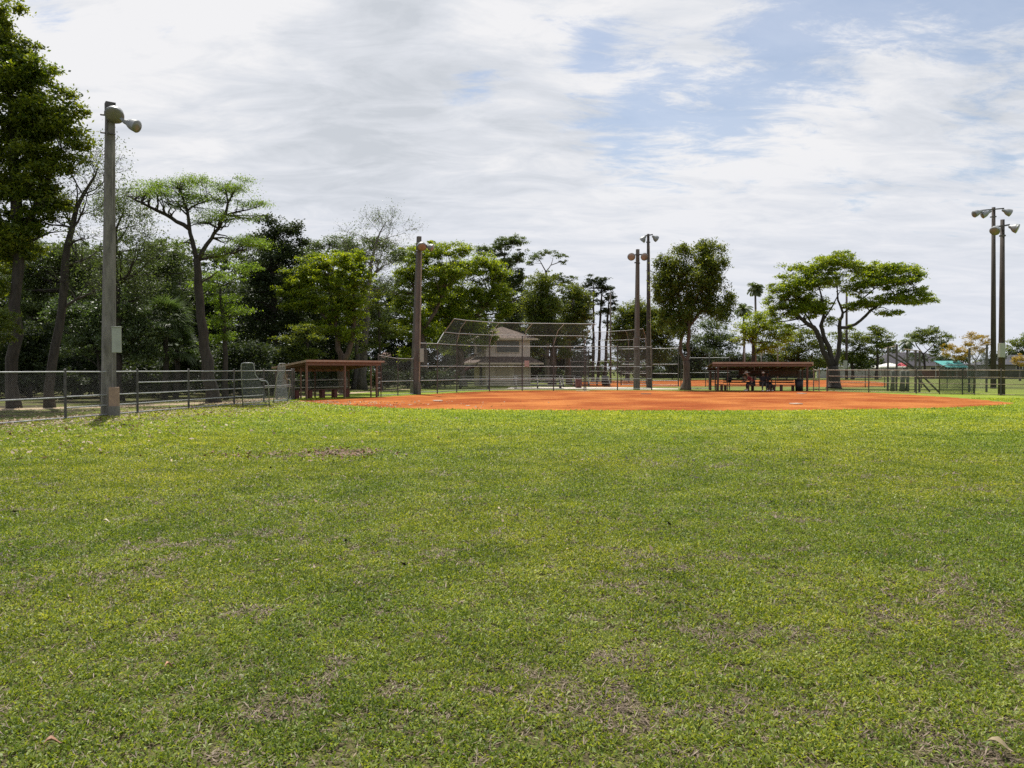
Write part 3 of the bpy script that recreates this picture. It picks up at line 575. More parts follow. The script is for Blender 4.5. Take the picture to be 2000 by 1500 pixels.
thicket('tall dark background trees far back in the left wood', 76, [(x, y + (x * 5 % 19)) for x in range(-200, 700, 62) for y in (500, 560, 620, 680)], .8, 47, .3, 60, 40, 'lf_olive')
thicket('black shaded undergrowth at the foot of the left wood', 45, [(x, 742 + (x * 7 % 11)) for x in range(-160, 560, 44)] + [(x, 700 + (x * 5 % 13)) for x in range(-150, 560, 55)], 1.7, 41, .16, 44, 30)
thicket('dark wood behind the left dugout and second light pole', 84, [(x, y + (x * 3 % 17)) for x in range(600, 900, 42) for y in (575, 620, 660, 695, 725)], 1.3, 42, .28, 40, 30)
thicket('dark belt of trees behind the score tower and backstop', 98, [(x, y + (x * 3 % 17)) for x in range(900, 1140, 38) for y in (590, 630, 665, 700, 728)], 1.5, 43, .3, 34, 26)
thicket('dark low shrubs at the far end of the second field', 118, [(x, 722) for x in range(1110, 1270, 34)] + [(x, 706 + (x * 3 % 9)) for x in range(1270, 1720, 30)] + [(x, 726) for x in range(1270, 1600, 34)], 1.3, 44, .34, 28, 15)
thicket('distant green belt along the horizon at the right', 190, [(x, 708 + (x % 5)) for x in range(1100, 2200, 30)], .8, 45, .5, 26, 9, 'lf_mid')
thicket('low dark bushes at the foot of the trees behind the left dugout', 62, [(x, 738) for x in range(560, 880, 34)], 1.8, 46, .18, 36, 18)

# saw palmetto fans on the left
def fan_palm(name, label, D, px, py, n, L, seed, trunk_h=None, group=None, cat='palm', lf='lf_gloss', bark='bark', fold=.5):
    rg = np.random.default_rng(seed); c = P(px, py, D); root = thing(name, label, cat, Vector((c.x, D, 0)), group)
    mb = MB(); mb.tube([(c.x + rg.normal(0, .1), D, -.05), (c.x + .06, D, c.z * .5), (c.x, D, c.z)], [.16, .13, .12], 8); mb.build('trunk', M[bark], root, smooth=True)
    V = []; st = MB(); cn = np.array([c.x, c.y, c.z])
    for i in range(n):
        az = rg.uniform(0, 6.283); el = rg.uniform(-.7, 1.2); d = np.array([math.cos(az) * math.cos(el), math.sin(az) * math.cos(el), math.sin(el)])
        hub = cn + d * L * .5 + np.array([0, 0, .05]); st.tube([tuple(cn), tuple(hub)], [.018, .01], 3, False)
        s = np.cross(d, [0, 0, 1]); s /= np.linalg.norm(s); 
        for j in range(22):
            a = (j / 21 - .5) * 3.6; dd = d * math.cos(a) + s * math.sin(a); w = np.cross(dd, np.cross(d, s)); ln = L * .62 * (.75 + .25 * math.cos(a))
            tip = hub + dd * ln + np.array([0, 0, -fold * ln * rg.uniform(.3, .8)]); mid = hub + dd * ln * .5; w = w / np.linalg.norm(w) * .028
            V += [hub, mid + w, tip, mid - w]
    st.build('stalks', M['lf_mid'], root); quads_obj('crown', np.array(V), M[lf], root); return root
fan_palm('palmetto', 'shaggy fan leaved palmetto in the wood left of the cypress trunk', 40, 322, 625, 60, 1.5, 51)
fan_palm('palmetto', 'low fan leaved palmetto nearer the ground left of the cypress trunk', 41, 345, 682, 40, 1.3, 52)
# middle row of trees
tree('shade_tree', 'round lime green tree with forked tan trunk directly behind the left dugout', 50, [[(672, 768, .34), (670, 735, .3), (668, 705, .28)], [(668, 708, .2), (660, 680, .17), (658, 650, .14), (650, 600, .1), (640, 550, .06)], [(670, 708, .22), (682, 690, .19), (688, 660, .16), (692, 620, .12), (690, 560, .07)], [(658, 650, .1), (630, 615, .08), (600, 580, .05)]],
     [(650, 505, 52, 22), (610, 520, 44, 22), (690, 510, 36, 24), (585, 545, 42, 22), (640, 545, 60, 30), (695, 545, 34, 34), (570, 570, 34, 16), (600, 590, 40, 20), (560, 598, 22, 12), (650, 600, 52, 40), (690, 600, 34, 40), (635, 640, 40, 22), (680, 650, 34, 22)],
     'lf_lime', 'barktan', dens=1.6, leaf=.14, clump=.45, per=90, flat=.4, seed=61)
bare_tree('bare_tree', 'tall thin grey cypress with bare twiggy top left of the second light pole', 58, [(708, 757, .34), (712, 680, .28), (716, 600, .22), (722, 540, .16), (730, 490, .1), (742, 455, .05), (755, 432, .02)],
     [(716, 600, .7, .6, 1.4), (722, 540, .9, .4, 1.7), (720, 550, -.7, .5, 1.6), (728, 500, .8, .6, 1.7), (726, 510, -.8, .4, 1.6), (735, 475, .9, .4, 1.7), (735, 475, -.9, .3, 1.7), (745, 450, .9, .5, 1.3), (742, 455, -.9, .4, 1.2), (724, 530, .9, .2, 1.9), (719, 570, .8, .3, 1.8), (719, 570, -.8, .4, 1.4)], lf='lf_olive', bark='barkgrey', per=3, leaf=.11, lvl=3, L=.95, sc=.3, seed=62)
tree('woodland_tree', 'pale grey trunked slender tree between left dugout and second light pole', 60, [[(690, 756, .2), (700, 660, .16), (706, 560, .1), (700, 500, .05)]], [(672, 476, 36, 18), (735, 478, 40, 18), (770, 500, 30, 20), (620, 480, 26, 14), (700, 500, 30, 22), (740, 560, 40, 26), (650, 470, 24, 12), (735, 610, 36, 24), (745, 650, 34, 24)], 'lf_olive', 'barkgrey', dens=1.0, leaf=.13, clump=.5, seed=63)
tree('shade_tree', 'bright leaved small tree low behind the left dugout right end', 56, [[(745, 762, .14), (742, 700, .1), (740, 600, .06)]], [(742, 578, 22, 12), (730, 600, 22, 14), (745, 640, 30, 20), (770, 650, 26, 18), (730, 675, 30, 16)], 'lf_mid', dens=.8, leaf=.14, clump=.42, flat=.4, seed=64)
tree('shade_tree', 'large bright green tree directly behind the second light pole, reddish trunk', 66, [[(832, 757, .36), (828, 690, .3), (822, 640, .26)], [(822, 642, .2), (815, 600, .16), (805, 550, .1)], [(824, 650, .2), (850, 610, .16), (870, 560, .1)]],
     [(800, 498, 40, 22), (850, 490, 46, 22), (895, 490, 34, 18), (830, 530, 60, 30), (790, 545, 36, 34), (880, 530, 40, 30), (780, 590, 34, 30), (810, 620, 34, 24), (850, 570, 36, 36), (800, 650, 26, 26), (845, 650, 24, 26), (790, 690, 20, 16)],
     'lf_lime', 'barktan', dens=1.4, leaf=.17, clump=.55, per=70, flat=.45, seed=65)
tree('shade_tree', 'very broad dense green tree above and left of the two storey score tower', 70, [[(905, 754, .34), (900, 700, .3), (895, 650, .25)], [(895, 655, .18), (930, 620, .14), (960, 580, .1)], [(893, 660, .16), (870, 620, .14), (860, 590, .1)]],
     [(935, 515, 48, 24), (900, 525, 44, 26), (965, 535, 34, 26), (900, 570, 62, 36), (960, 575, 44, 36), (860, 600, 50, 36), (915, 620, 60, 30), (980, 600, 26, 30), (860, 640, 40, 30), (985, 545, 14, 14), (880, 670, 40, 24), (940, 655, 40, 24)],
     'lf_lime', 'barktan', dens=1.6, leaf=.17, clump=.55, per=80, flat=.5, seed=66)
tree('oak_tree', 'tall olive green oak rising behind the broad tree left of the pines', 82, [[(1000, 749, .4), (998, 650, .32), (990, 560, .22), (985, 500, .1)]],
     [(985, 475, 30, 14), (1005, 470, 18, 12), (960, 490, 34, 14), (1010, 500, 24, 20), (980, 520, 36, 20), (1000, 550, 30, 26), (1015, 540, 20, 20), (1020, 575, 22, 22), (975, 560, 30, 26), (1012, 620, 22, 26), (985, 660, 34, 26), (1000, 600, 26, 30), (990, 640, 34, 26), (940, 485, 14, 8)], 'lf_olive', 'barkgrey', dens=1.3, leaf=.18, clump=.5, per=60, flat=.45, seed=67)
tree('pine_tree', 'open crowned tree with bare crooked limbs showing sky above the dark round tree', 85, [[(1068, 748, .26), (1068, 640, .22), (1068, 560, .17), (1066, 528, .12)], [(1066, 530, .07), (1058, 515, .06), (1050, 503, .03)], [(1067, 530, .07), (1076, 518, .05), (1080, 505, .03)], [(1076, 518, .05), (1092, 512, .04), (1108, 510, .02)]],
     [(1048, 500, 20, 7), (1070, 494, 20, 6), (1092, 500, 16, 8), (1104, 512, 10, 7), (1035, 515, 10, 8), (1085, 540, 20, 12), (1105, 550, 18, 12), (1118, 545, 12, 8), (1040, 505, 10, 6)], 'lf_olive', 'barkgrey', dens=.8, leaf=.17, clump=.4, per=36, flat=.35, seed=68, limbs=.3)
tree('shade_tree', 'very dark dense round topped tree behind the main backstop', 74, [[(1078, 752, .4), (1080, 700, .34), (1083, 650, .26)], [(1083, 655, .2), (1060, 610, .15), (1055, 570, .08)]],
     [(1060, 548, 32, 20), (1055, 580, 36, 32), (1075, 600, 34, 34), (1050, 630, 34, 26), (1080, 640, 30, 20), (1035, 600, 16, 26), (1055, 655, 30, 18), (1090, 665, 24, 16), (1040, 685, 24, 14), (1100, 690, 20, 10)], 'lf_mid', 'barktan', dens=1.7, leaf=.18, clump=.6, per=50, flat=.6, seed=69, droop=.2)
tree('shade_tree', 'dense dark tree with lime edge forming the right shoulder behind the main backstop', 76, [[(1112, 751, .34), (1110, 700, .28), (1112, 640, .2)]],
     [(1115, 570, 28, 18), (1135, 580, 22, 20), (1120, 600, 34, 28), (1140, 615, 20, 24), (1105, 630, 30, 22), (1125, 640, 30, 14), (1120, 655, 24, 14)], 'lf_mid', 'barktan', dens=1.5, leaf=.18, clump=.55, per=50, flat=.55, seed=70)
PG = 'thin pines right of the main backstop'
for i, (bx, tx, ty, bl, lab) in enumerate([(1158, 1160, 548, [(1160, 546, 20, 13), (1148, 558, 14, 10), (1174, 562, 16, 12), (1160, 575, 16, 9), (1150, 590, 12, 7)], 'leftmost of the three thin pines right of the backstop, fullest top'),
      (1167, 1176, 545, [(1180, 547, 14, 11), (1188, 562, 13, 12), (1172, 592, 13, 9), (1190, 582, 12, 9), (1182, 610, 14, 8)], 'middle one of the three thin pines right of the backstop'),
      (1181, 1190, 578, [(1192, 578, 12, 8), (1196, 592, 10, 8), (1184, 606, 12, 8), (1200, 606, 8, 7), (1188, 628, 10, 6)], 'rightmost and shortest of the three thin pines right of the backstop')]):
    tree('pine_tree', lab, 92, [[(bx, 747, .2), (bx + (tx - bx) * .4, 670, .17), (bx + (tx - bx) * .7, 610, .12), (tx, ty, .05)]], bl, 'lf_dark', 'barkdark', dens=1.2, leaf=.18, clump=.4, per=40, flat=.45, seed=72 + i, group=PG, limbs=.3)
# drooping dense tree and spreading tree on the right
tree('weeping_tree', 'tall dense drooping dark tree with split twisted trunk left of the right dugout', 57.5, [[(1339, 760, .36), (1341, 730, .26), (1340, 705, .25)], [(1340, 710, .14), (1331, 690, .12), (1328, 670, .12), (1334, 652, .13), (1336, 630, .14), (1330, 600, .12), (1322, 560, .07)], [(1341, 708, .15), (1346, 692, .13), (1343, 675, .13), (1346, 655, .14), (1345, 632, .13), (1352, 600, .1), (1365, 570, .06)], [(1345, 640, .1), (1368, 610, .09), (1390, 590, .05)]],
     [(1350, 487, 34, 18), (1388, 484, 26, 17), (1318, 505, 32, 24), (1372, 510, 42, 30), (1302, 540, 24, 36), (1345, 545, 50, 44), (1395, 540, 26, 34), (1310, 585, 34, 44), (1355, 580, 36, 34), (1398, 590, 36, 34), (1422, 585, 15, 22), (1325, 625, 32, 34), (1303, 625, 22, 28), (1405, 612, 22, 20), (1287, 565, 10, 38), (1410, 510, 16, 12), (1375, 475, 22, 9), (1285, 505, 9, 14), (1345, 610, 30, 26), (1380, 560, 30, 30)],
     'lf_mid', 'barktan', dens=1.5, leaf=.16, clump=.5, per=80, flat=.7, seed=81, droop=.7, shell=.8, bough=.8)
tree('spreading_tree', 'wide umbrella shaped spreading tree with dark branching limbs behind the right dugout end', 62, [[(1629, 759, .52), (1628, 735, .44), (1626, 715, .42)], [(1623, 718, .26), (1608, 685, .2), (1600, 655, .2), (1590, 640, .18), (1572, 628, .15), (1555, 612, .1), (1540, 585, .06)], [(1626, 716, .22), (1618, 680, .18), (1608, 655, .16), (1604, 635, .15), (1610, 610, .1), (1606, 580, .07), (1595, 550, .04)],
      [(1631, 716, .24), (1638, 690, .18), (1640, 655, .17), (1641, 625, .13), (1646, 610, .1), (1636, 585, .07), (1634, 550, .04)], [(1641, 640, .14), (1662, 638, .13), (1682, 626, .12), (1700, 608, .1), (1722, 592, .08), (1750, 575, .06), (1785, 560, .03)], [(1646, 612, .08), (1670, 595, .07), (1695, 575, .05), (1720, 555, .03)], [(1590, 640, .07), (1565, 600, .06), (1560, 565, .04)], [(1604, 632, .07), (1625, 600, .06), (1640, 570, .03)]],
     [(1640, 505, 44, 16), (1605, 518, 40, 18), (1570, 525, 34, 18), (1668, 520, 38, 18), (1560, 548, 46, 20), (1610, 545, 50, 22), (1530, 570, 34, 22), (1520, 600, 24, 18), (1560, 580, 40, 18), (1600, 590, 30, 18, 1), (1545, 615, 26, 12), (1720, 525, 42, 16), (1760, 528, 40, 16), (1785, 545, 30, 18), (1700, 545, 40, 22), (1745, 555, 50, 22), (1790, 570, 30, 18), (1815, 585, 18, 10), (1760, 585, 40, 14), (1720, 590, 30, 12), (1735, 612, 26, 8), (1670, 565, 30, 18), (1660, 600, 18, 10), (1622, 630, 9, 7), (1500, 590, 10, 12), (1795, 590, 18, 7), (1595, 605, 26, 22, 0, 1.8), (1540, 640, 16, 9), (1570, 600, 30, 18, 0, 1.5), (1512, 622, 20, 16), (1625, 625, 12, 8), (1690, 590, 30, 14), (1660, 640, 10, 6)],
     'lf_lime', 'bark', dens=1.45, leaf=.15, clump=.5, per=64, flat=.4, seed=82, depth=1.0, limbs=.16)
# behind, middle right
tree('background_tree', 'dark leafy tree mass behind the two middle light poles', 104, [[(1225, 743, .3), (1225, 660, .2)]], [(1215, 615, 26, 20), (1240, 605, 28, 20), (1265, 610, 26, 20), (1225, 650, 34, 30), (1262, 650, 36, 34), (1295, 650, 30, 40), (1230, 690, 40, 28), (1280, 690, 40, 30), (1205, 640, 14, 20), (1245, 625, 30, 24), (1285, 625, 24, 26), (1215, 670, 30, 30)], 'lf_mid', dens=1.7, leaf=.25, clump=.9, seed=91)
tree('background_tree', 'dark green tree mass behind the trunk of the drooping tree', 108, [[(1345, 742, .3), (1345, 680, .2)]], [(1310, 700, 34, 26), (1345, 680, 34, 34), (1370, 700, 34, 28), (1340, 720, 40, 16)], 'lf_dark', dens=1.0, leaf=.25, clump=.9, seed=92)
tree('background_tree', 'pale olive rounded tree between the drooping tree and the palms', 115, [[(1395, 741, .3), (1395, 680, .2)]], [(1385, 635, 26, 18), (1400, 655, 34, 24), (1375, 665, 26, 24), (1420, 670, 30, 24), (1390, 695, 34, 20)], 'lf_olive', dens=.9, leaf=.25, clump=.9, seed=93)
tree('shade_tree', 'yellow green leafy tree behind the right dugout roof below the palms', 90, [[(1470, 746, .24), (1472, 690, .2), (1470, 650, .1)]], [(1480, 620, 36, 20), (1455, 640, 26, 20), (1500, 640, 34, 22), (1470, 660, 40, 20), (1520, 660, 26, 16), (1540, 650, 20, 12), (1490, 680, 40, 14)], 'lf_lime', dens=.95, leaf=.2, clump=.65, seed=94)
tree('background_tree', 'dark shaded hedge tree low behind the right dugout', 112, [[(1460, 742, .2), (1460, 710, .12)]], [(1420, 705, 34, 24), (1460, 705, 36, 22), (1500, 705, 36, 24), (1545, 705, 36, 24), (1440, 725, 40, 12), (1520, 725, 50, 12)], 'lf_dark', dens=1.0, leaf=.25, clump=.8, seed=95)
tree('background_tree', 'mid green tree behind the left limbs of the spreading tree', 110, [[(1560, 742, .25), (1560, 690, .15)]], [(1545, 660, 30, 20), (1575, 655, 26, 18), (1560, 685, 36, 22), (1595, 680, 30, 24), (1530, 690, 30, 20), (1600, 710, 36, 16)], 'lf_mid', dens=.9, leaf=.25, clump=.85, seed=96)
tree('background_tree', 'mid green tree behind the right limbs of the spreading tree', 114, [[(1665, 741, .25), (1665, 690, .15)]], [(1650, 660, 28, 16), (1680, 665, 28, 20), (1660, 690, 36, 20), (1690, 695, 30, 20), (1640, 700, 30, 18)], 'lf_mid', dens=.9, leaf=.25, clump=.85, seed=97)
tree('background_tree', 'dark layered crown tree right of the spreading tree, left of the dark roofed house', 112, [[(1712, 741, .22), (1714, 700, .16), (1712, 670, .1)]], [(1708, 645, 22, 12), (1728, 655, 22, 13), (1700, 662, 24, 14), (1738, 672, 20, 13), (1715, 680, 30, 15), (1745, 685, 12, 8)], 'lf_mid', 'barkdark', dens=1.0, leaf=.24, clump=.75, flat=.4, seed=98)
tree('background_tree', 'open round crowned tree with thin forked trunk behind the dark roofed house', 125, [[(1806, 738, .2), (1805, 705, .16), (1803, 690, .12)], [(1803, 692, .1), (1790, 675, .08), (1785, 660, .04)], [(1803, 692, .1), (1822, 675, .08), (1832, 660, .05)]], [(1800, 648, 22, 10), (1822, 646, 20, 10), (1785, 660, 18, 12), (1845, 658, 16, 12), (1808, 665, 26, 12), (1838, 675, 20, 16), (1826, 688, 14, 10)], 'lf_mid', 'barkdark', dens=1.1, leaf=.24, clump=.7, flat=.45, seed=99)
tree('flowering_tree', 'taller yellow flowering tree left of the right hand light poles', 122, [[(1905, 739, .2), (1905, 705, .14)], [(1905, 706, .08), (1892, 685, .04)], [(1905, 706, .08), (1920, 680, .04)]], [(1898, 656, 16, 10), (1915, 662, 16, 12), (1890, 672, 14, 10), (1925, 670, 9, 12), (1905, 684, 18, 12)], 'lf_yel', 'barkgrey', dens=.7, leaf=.2, clump=.6, seed=100)
tree('flowering_tree', 'lower orange yellow flowering tree beside the teal canopy', 118, [[(1862, 740, .16), (1862, 710, .1)]], [(1855, 680, 18, 9), (1872, 685, 16, 10), (1848, 692, 12, 8), (1875, 698, 16, 8), (1890, 690, 10, 8)], 'lf_yel', 'barkgrey', dens=.8, leaf=.2, clump=.55, seed=101)
tree('flowering_tree', 'small yellow flowering tree at the right edge beside the dark building', 100, [[(1992, 744, .12), (1992, 715, .08)]], [(1985, 702, 12, 7), (2000, 698, 12, 7), (1995, 710, 14, 7)], 'lf_yel', 'barkgrey', dens=.9, leaf=.17, clump=.45, seed=102)
tree('background_tree', 'green tree with lime edge at the far right edge behind the poles', 150, [[(1990, 736, .25), (1990, 700, .15)]], [(1985, 672, 22, 14), (2010, 665, 26, 16), (1975, 685, 16, 10), (2000, 690, 30, 14)], 'lf_mid', dens=.9, leaf=.3, clump=1.0, seed=103)
tree('background_tree', 'dark shadowed trees low behind the yellow flowering trees', 135, [[(1860, 738, .2), (1860, 715, .1)]], [(1790, 700, 26, 12), (1840, 702, 26, 11), (1885, 700, 24, 12), (1930, 700, 24, 14), (1955, 695, 16, 12)], 'lf_dark', dens=.9, leaf=.28, clump=.9, seed=104)
# palms behind the right field
def feather_palm(label, D, px, py, basepy, n, L, seed):
    rg = np.random.default_rng(seed); c = P(px, py, D); root = thing('palm_tree', label, 'palm', Vector((c.x, D, 0)), 'palms behind the right dugout')
    mb = MB(); mb.tube([(c.x, D, -.05), (c.x + .15, D, c.z * .5), (c.x, D, c.z)], [.2, .15, .13], 8); mb.build('trunk', M['barkgrey'], root, smooth=True); V = []
    for i in range(n):
        az = i * 2.4 + rg.uniform(-.3, .3); el = rg.uniform(-.8, 1.3); h = np.array([math.cos(az), math.sin(az), 0]); p = np.array([c.x, D, c.z]); d = h * math.cos(el) + np.array([0, 0, math.sin(el)])
        for j in range(12):
            q = p + d * L / 12; d = d + np.array([0, 0, -.17]); d /= np.linalg.norm(d); s = np.cross(d, [0, 0, 1]); s /= np.linalg.norm(s) + 1e-9
            w = .45 * math.sin(math.pi * (j + 1.5) / 14)
            for sg in (-1, 1):
                for h2 in (0, .5):
                    a = p + (q - p) * h2; t = a + s * sg * w + d * w * .5 + np.array([0, 0, -w * .55]); m_ = (a + t) / 2; V += [a, m_ + d * .06, t, m_ - d * .06]
            V += [p + s * .03, q + s * .02, q - s * .02, p - s * .03]; p = q
    quads_obj('crown', np.array(V), M['lf_olive'], root)
feather_palm('tall thin palm rising left of the spreading tree', 105, 1475, 562, 740, 26, 1.5, 110)
feather_palm('lower palm with spiky crown left of the tall thin palm', 110, 1452, 604, 740, 24, 1.75, 111)
feather_palm('small palm between the dark layered tree and the open round crowned tree', 122, 1771, 668, 740, 20, 1.7, 112)

print('LEAVES', NLEAF)
# ---------------------------------------------------------------- chain link, fences, backstops
def wires(O, U, V, poly, s=.06, r=.0022):
    """real diagonal wires in the plane O + a*U + b*V clipped to the convex polygon poly [(a, b)]; returns quads"""
    O, U, V = Vector(O), Vector(U), Vector(V); nn = U.cross(V).normalized(); out = []
    n = len(poly); area = sum(poly[i][0] * poly[(i + 1) % n][1] - poly[(i + 1) % n][0] * poly[i][1] for i in range(n))
    if area < 0: poly = poly[::-1]
    for sg in (1, -1):
        cs = [a - sg * b for a, b in poly]; c = min(cs) + s * .5; mx = max(cs)
        while c < mx:
            t0, t1 = -1e9, 1e9; p = (c, 0.0); d = (sg * 1.0, 1.0); ok = True
            for i in range(n):
                ax, ay = poly[i]; bx, by = poly[(i + 1) % n]; nx, ny = -(by - ay), bx - ax
                num = (p[0] - ax) * nx + (p[1] - ay) * ny; den = d[0] * nx + d[1] * ny
                if abs(den) < 1e-12:
                    if num < 0: ok = False
                elif den > 0: t0 = max(t0, -num / den)
                else: t1 = min(t1, -num / den)
            if ok and t1 - t0 > .02:
                A = O + U * (p[0] + d[0] * t0) + V * (p[1] + d[1] * t0); B = O + U * (p[0] + d[0] * t1) + V * (p[1] + d[1] * t1)
                w = (B - A).normalized().cross(nn).normalized(); offs = [w * r, -w * .5 * r + nn * .87 * r, -w * .5 * r - nn * .87 * r]
                A = A + nn * (sg * r); B = B + nn * (sg * r)
                for k in range(3): o1, o2 = offs[k], offs[(k + 1) % 3]; out += [A + o1, A + o2, B + o2, B + o1]
            c += s * 1.0
    return out
def fence(name, label, pts, h, rails, post_h=None, rmat='steel', pmat='darksteel', pr=.036, rr=.021, mesh=True, s=.07, wr=.0021, group=None, cat='fence', z0=.04, terminal=(), mesh_h=None, skip=()):
    """pts: plan positions of posts; rails: heights for every bay or a list per bay"""
    root = thing(name, label, cat, pts[0], group)
    hs = h if isinstance(h, (list, tuple)) else [h] * len(pts)
    for i, p in enumerate(pts):
        mb = MB(); hh = hs[i] + .05; r = pr * (1.35 if i in terminal else 1)
        mb.tube([(p.x, p.y, -.05), (p.x, p.y, hh - .01), (p.x, p.y, hh), (p.x, p.y, hh + .03), (p.x, p.y, hh + .05)], [r, r, r * 1.2, r, r * .4], 8)
        mb.build('post', M[pmat], root, smooth=False)
    W_ = []
    for i in range(len(pts) - 1):
        if i in skip: continue
        a, b = pts[i], pts[i + 1]; rl = rails[i] if isinstance(rails[0], (list, tuple)) else rails
        for z in rl:
            za = zb = z
            if z >= .999 * min(hs[i], hs[i + 1]): za, zb = hs[i], hs[i + 1]
            mb = MB(); sag = R.uniform(-.008, .008)
            mb.tube([(a.x, a.y, za), ((a.x + b.x) / 2, (a.y + b.y) / 2, (za + zb) / 2 + sag), (b.x, b.y, zb)], rr, 6); mb.build('rail', M[rmat], root)
        if mesh:
            U = (b - a); L = U.length; U = U / L; W_ += wires((a.x, a.y, 0), U, (0, 0, 1), [(0, z0), (L, z0), (L, hs[i + 1] if mesh_h is None else mesh_h), (0, hs[i] if mesh_h is None else mesh_h)], s, wr)
    if W_: quads_obj('mesh', np.array([tuple(v) for v in W_]), M['wire'], root)
    return root
# left fence
def on_line(px, a, b):
    u = (px - 1000) / FPX; t = (u * a.y - a.x) / ((b.x - a.x) - u * (b.y - a.y)); return a.lerp(b, t)
FA, FB = G(127, 24.0), G(570, 38.7)
lf_pts = [G(-420, 15.6), G(-130, 18.6), G(20, 21.4)]
lf_pts = [on_line(-330, FA, FB), on_line(-65, FA, FB), FA] + [on_line(p, FA, FB) for p in (268, 368, 457, 515)] + [FB]
fence('chain_link_fence', 'waist high chain link fence running along the left edge past the first light pole', lf_pts, 1.5,
      [[1.5, .70, .06], [1.5, .70, .06], [1.5, .72, .37, .06], [1.5, 1.11, .72, .37, .06], [1.5, 1.11, .72, .37, .06], [1.5, 1.11, .72, .37, .06], [1.5, .78, .7, .06]], rmat='steel', pr=.04, rr=.022, s=.065, wr=.0015, terminal=(7,))
DF0, DF1 = G(601, 39.3), G(733, 43.0)                                # left dugout front line
fence('chain_link_fence', 'short return of chain link fence from corner post to left dugout', [FB + Vector((.05, .2, 0)), FB + Vector((-.6, 1.6, 0)), FB + Vector((-1.2, 3.0, 0))], 1.5, [1.5, .75, .06], s=.075)
def ell(base, rot, label):
    """portable L shaped pitching screen"""
    root = thing('pitching_screen', label, 'screen', base, 'portable L shaped pitching screens by the left fence')
    c, s = math.cos(rot), math.sin(rot); X = lambda a, z, d=0: Vector((base.x + a * c - d * s, base.y + a * s + d * c, z + 0)); tl = -.18
    def Q(a, z): return X(a, z, z * tl)
    out = [Q(0, .05), Q(0, 1.72), Q(.03, 1.8), Q(.1, 1.83), Q(.44, 1.83), Q(.5, 1.78), Q(.52, 1.6), Q(.55, 1.35), Q(.68, 1.15), Q(.78, 1.1), Q(.95, 1.1), Q(1.03, 1.02), Q(1.06, .85), Q(1.06, .05)]
    mb = MB(); mb.tube(out, .024, 7); mb.tube([Q(0, .1), Q(1.06, .1)], .02, 6); mb.build('frame', M['lamp'], root, smooth=True)
    ft = MB()
    for a in (0, 1.06): ft = MB(); ft.tube([X(a, .04, -.35), X(a, .04, .45)], .024, 6); ft.build('foot', M['darksteel'], root)
    V = Q(0, 1) - Q(0, 0); vv = V; w = wires(Q(0, 0), (c, s, 0), V, [(0, .1), (.52, .1), (.52, 1.8), (0, 1.8)], .045, .003) + wires(Q(0, 0), (c, s, 0), V, [(.52, .1), (1.05, .1), (1.05, 1.08), (.7, 1.1), (.52, 1.5)], .045, .003)
    quads_obj('net', np.array([tuple(v) for v in w]), M['netting'], root)
ell(G(474, 31.9), .15, 'L shaped pitching screen facing the field, left of the pair by the fence corner')
ell(G(533, 35.2), 1.22, 'pitching screen seen nearly edge on, right of the pair next to the dugout fence')

# ---------------------------------------------------------------- flood light poles
def lamp(root, attach, rim, axis, r=.29, lens='lens', ln=.52):
    """bell shaped flood light: attach point, centre of the open rim lies along axis"""
    ax = Vector(axis).normalized(); at = Vector(attach)
    P_ = [at, at + ax * ln * .12, at + ax * ln * .3, at + ax * ln * .42, at + ax * ln * .6, at + ax * ln * .8, at + ax * ln * .97, at + ax * ln]
    mb = MB(); mb.tube(P_, [r * .22, r * .38, r * .42, r * .62, r * .86, r * .97, r * 1.0, r * 1.04], 16, True)
    h = mb.build('lamp', M['lamp'], root, smooth=True)
    e = MB(); e.tube([at + ax * ln * .985, at + ax * (ln + .006), at + ax * (ln + .02)], [r * .9, r * .88, r * .3], 16, True); e.build('lens', M[lens], h, smooth=True)
def square_pole(mb, base, top, w0, w1, ch=.18, rot=.6):
    vs = []; 
    for c, w in ((base, w0), (top, w1)):
        h = w / 2; k = h * (1 - ch * 2)
        for x, y in ((-h, -k), (-k, -h), (k, -h), (h, -k), (h, k), (k, h), (-k, h), (-h, k)): vs.append((c[0] + x * math.cos(rot) - y * math.sin(rot), c[1] + x * math.sin(rot) + y * math.cos(rot), c[2]))
    mb.add(vs, [tuple(range(8))[::-1], tuple(range(8, 16))] + [(i, (i + 1) % 8, 8 + (i + 1) % 8, 8 + i) for i in range(8)])
def pole_thing(label, px, D, topx, topy): return thing('light_pole', label, 'light pole', G(px, D))
# 1: near concrete pole
D1 = 26.0; r1 = pole_thing('tall square concrete light pole in front of the woods at left, two dented floodlights', 212, D1, 0, 0)
b = G(211, D1); t = P(215, 203, D1); mb = MB(); square_pole(mb, (b.x, b.y, -.05), (t.x, t.y, t.z), .44, .27, .1, .62); mb.build('pole', M['concrete'], r1)
mb = MB(); mb.box((t.x, t.y, t.z - .09), (.30, .30, .24), .62); mb.build('cap', M['darksteel'], r1)
mb = MB(); mb.tube([(t.x - .22, t.y - .2, t.z - .42), (t.x + .42, t.y - .22, t.z - .5)], .03, 6); mb.tube([(t.x - .25, t.y - .15, t.z - 1.0), (t.x + .25, t.y - .17, t.z - 1.06)], .028, 6); mb.tube([(t.x, t.y - .22, t.z - 1.1), (t.x, t.y - .22, t.z - .35)], .022, 6); mb.build('bracket', M['darksteel'], r1)
a = P(219, 216, D1 - .4); lamp(r1, a + Vector((0, .32, .18)), None, (.10, -.55, -.62), .30, ln=.44)
a = P(240, 236, D1 - .3); lamp(r1, a, None, (.96, -.25, -.42), .2, ln=.6)
mb = MB(); mb.bar(P(233, 227, D1 - .25), P(246, 240, D1 - .3), .06, .09); mb.build('arm', M['lamp'], r1)
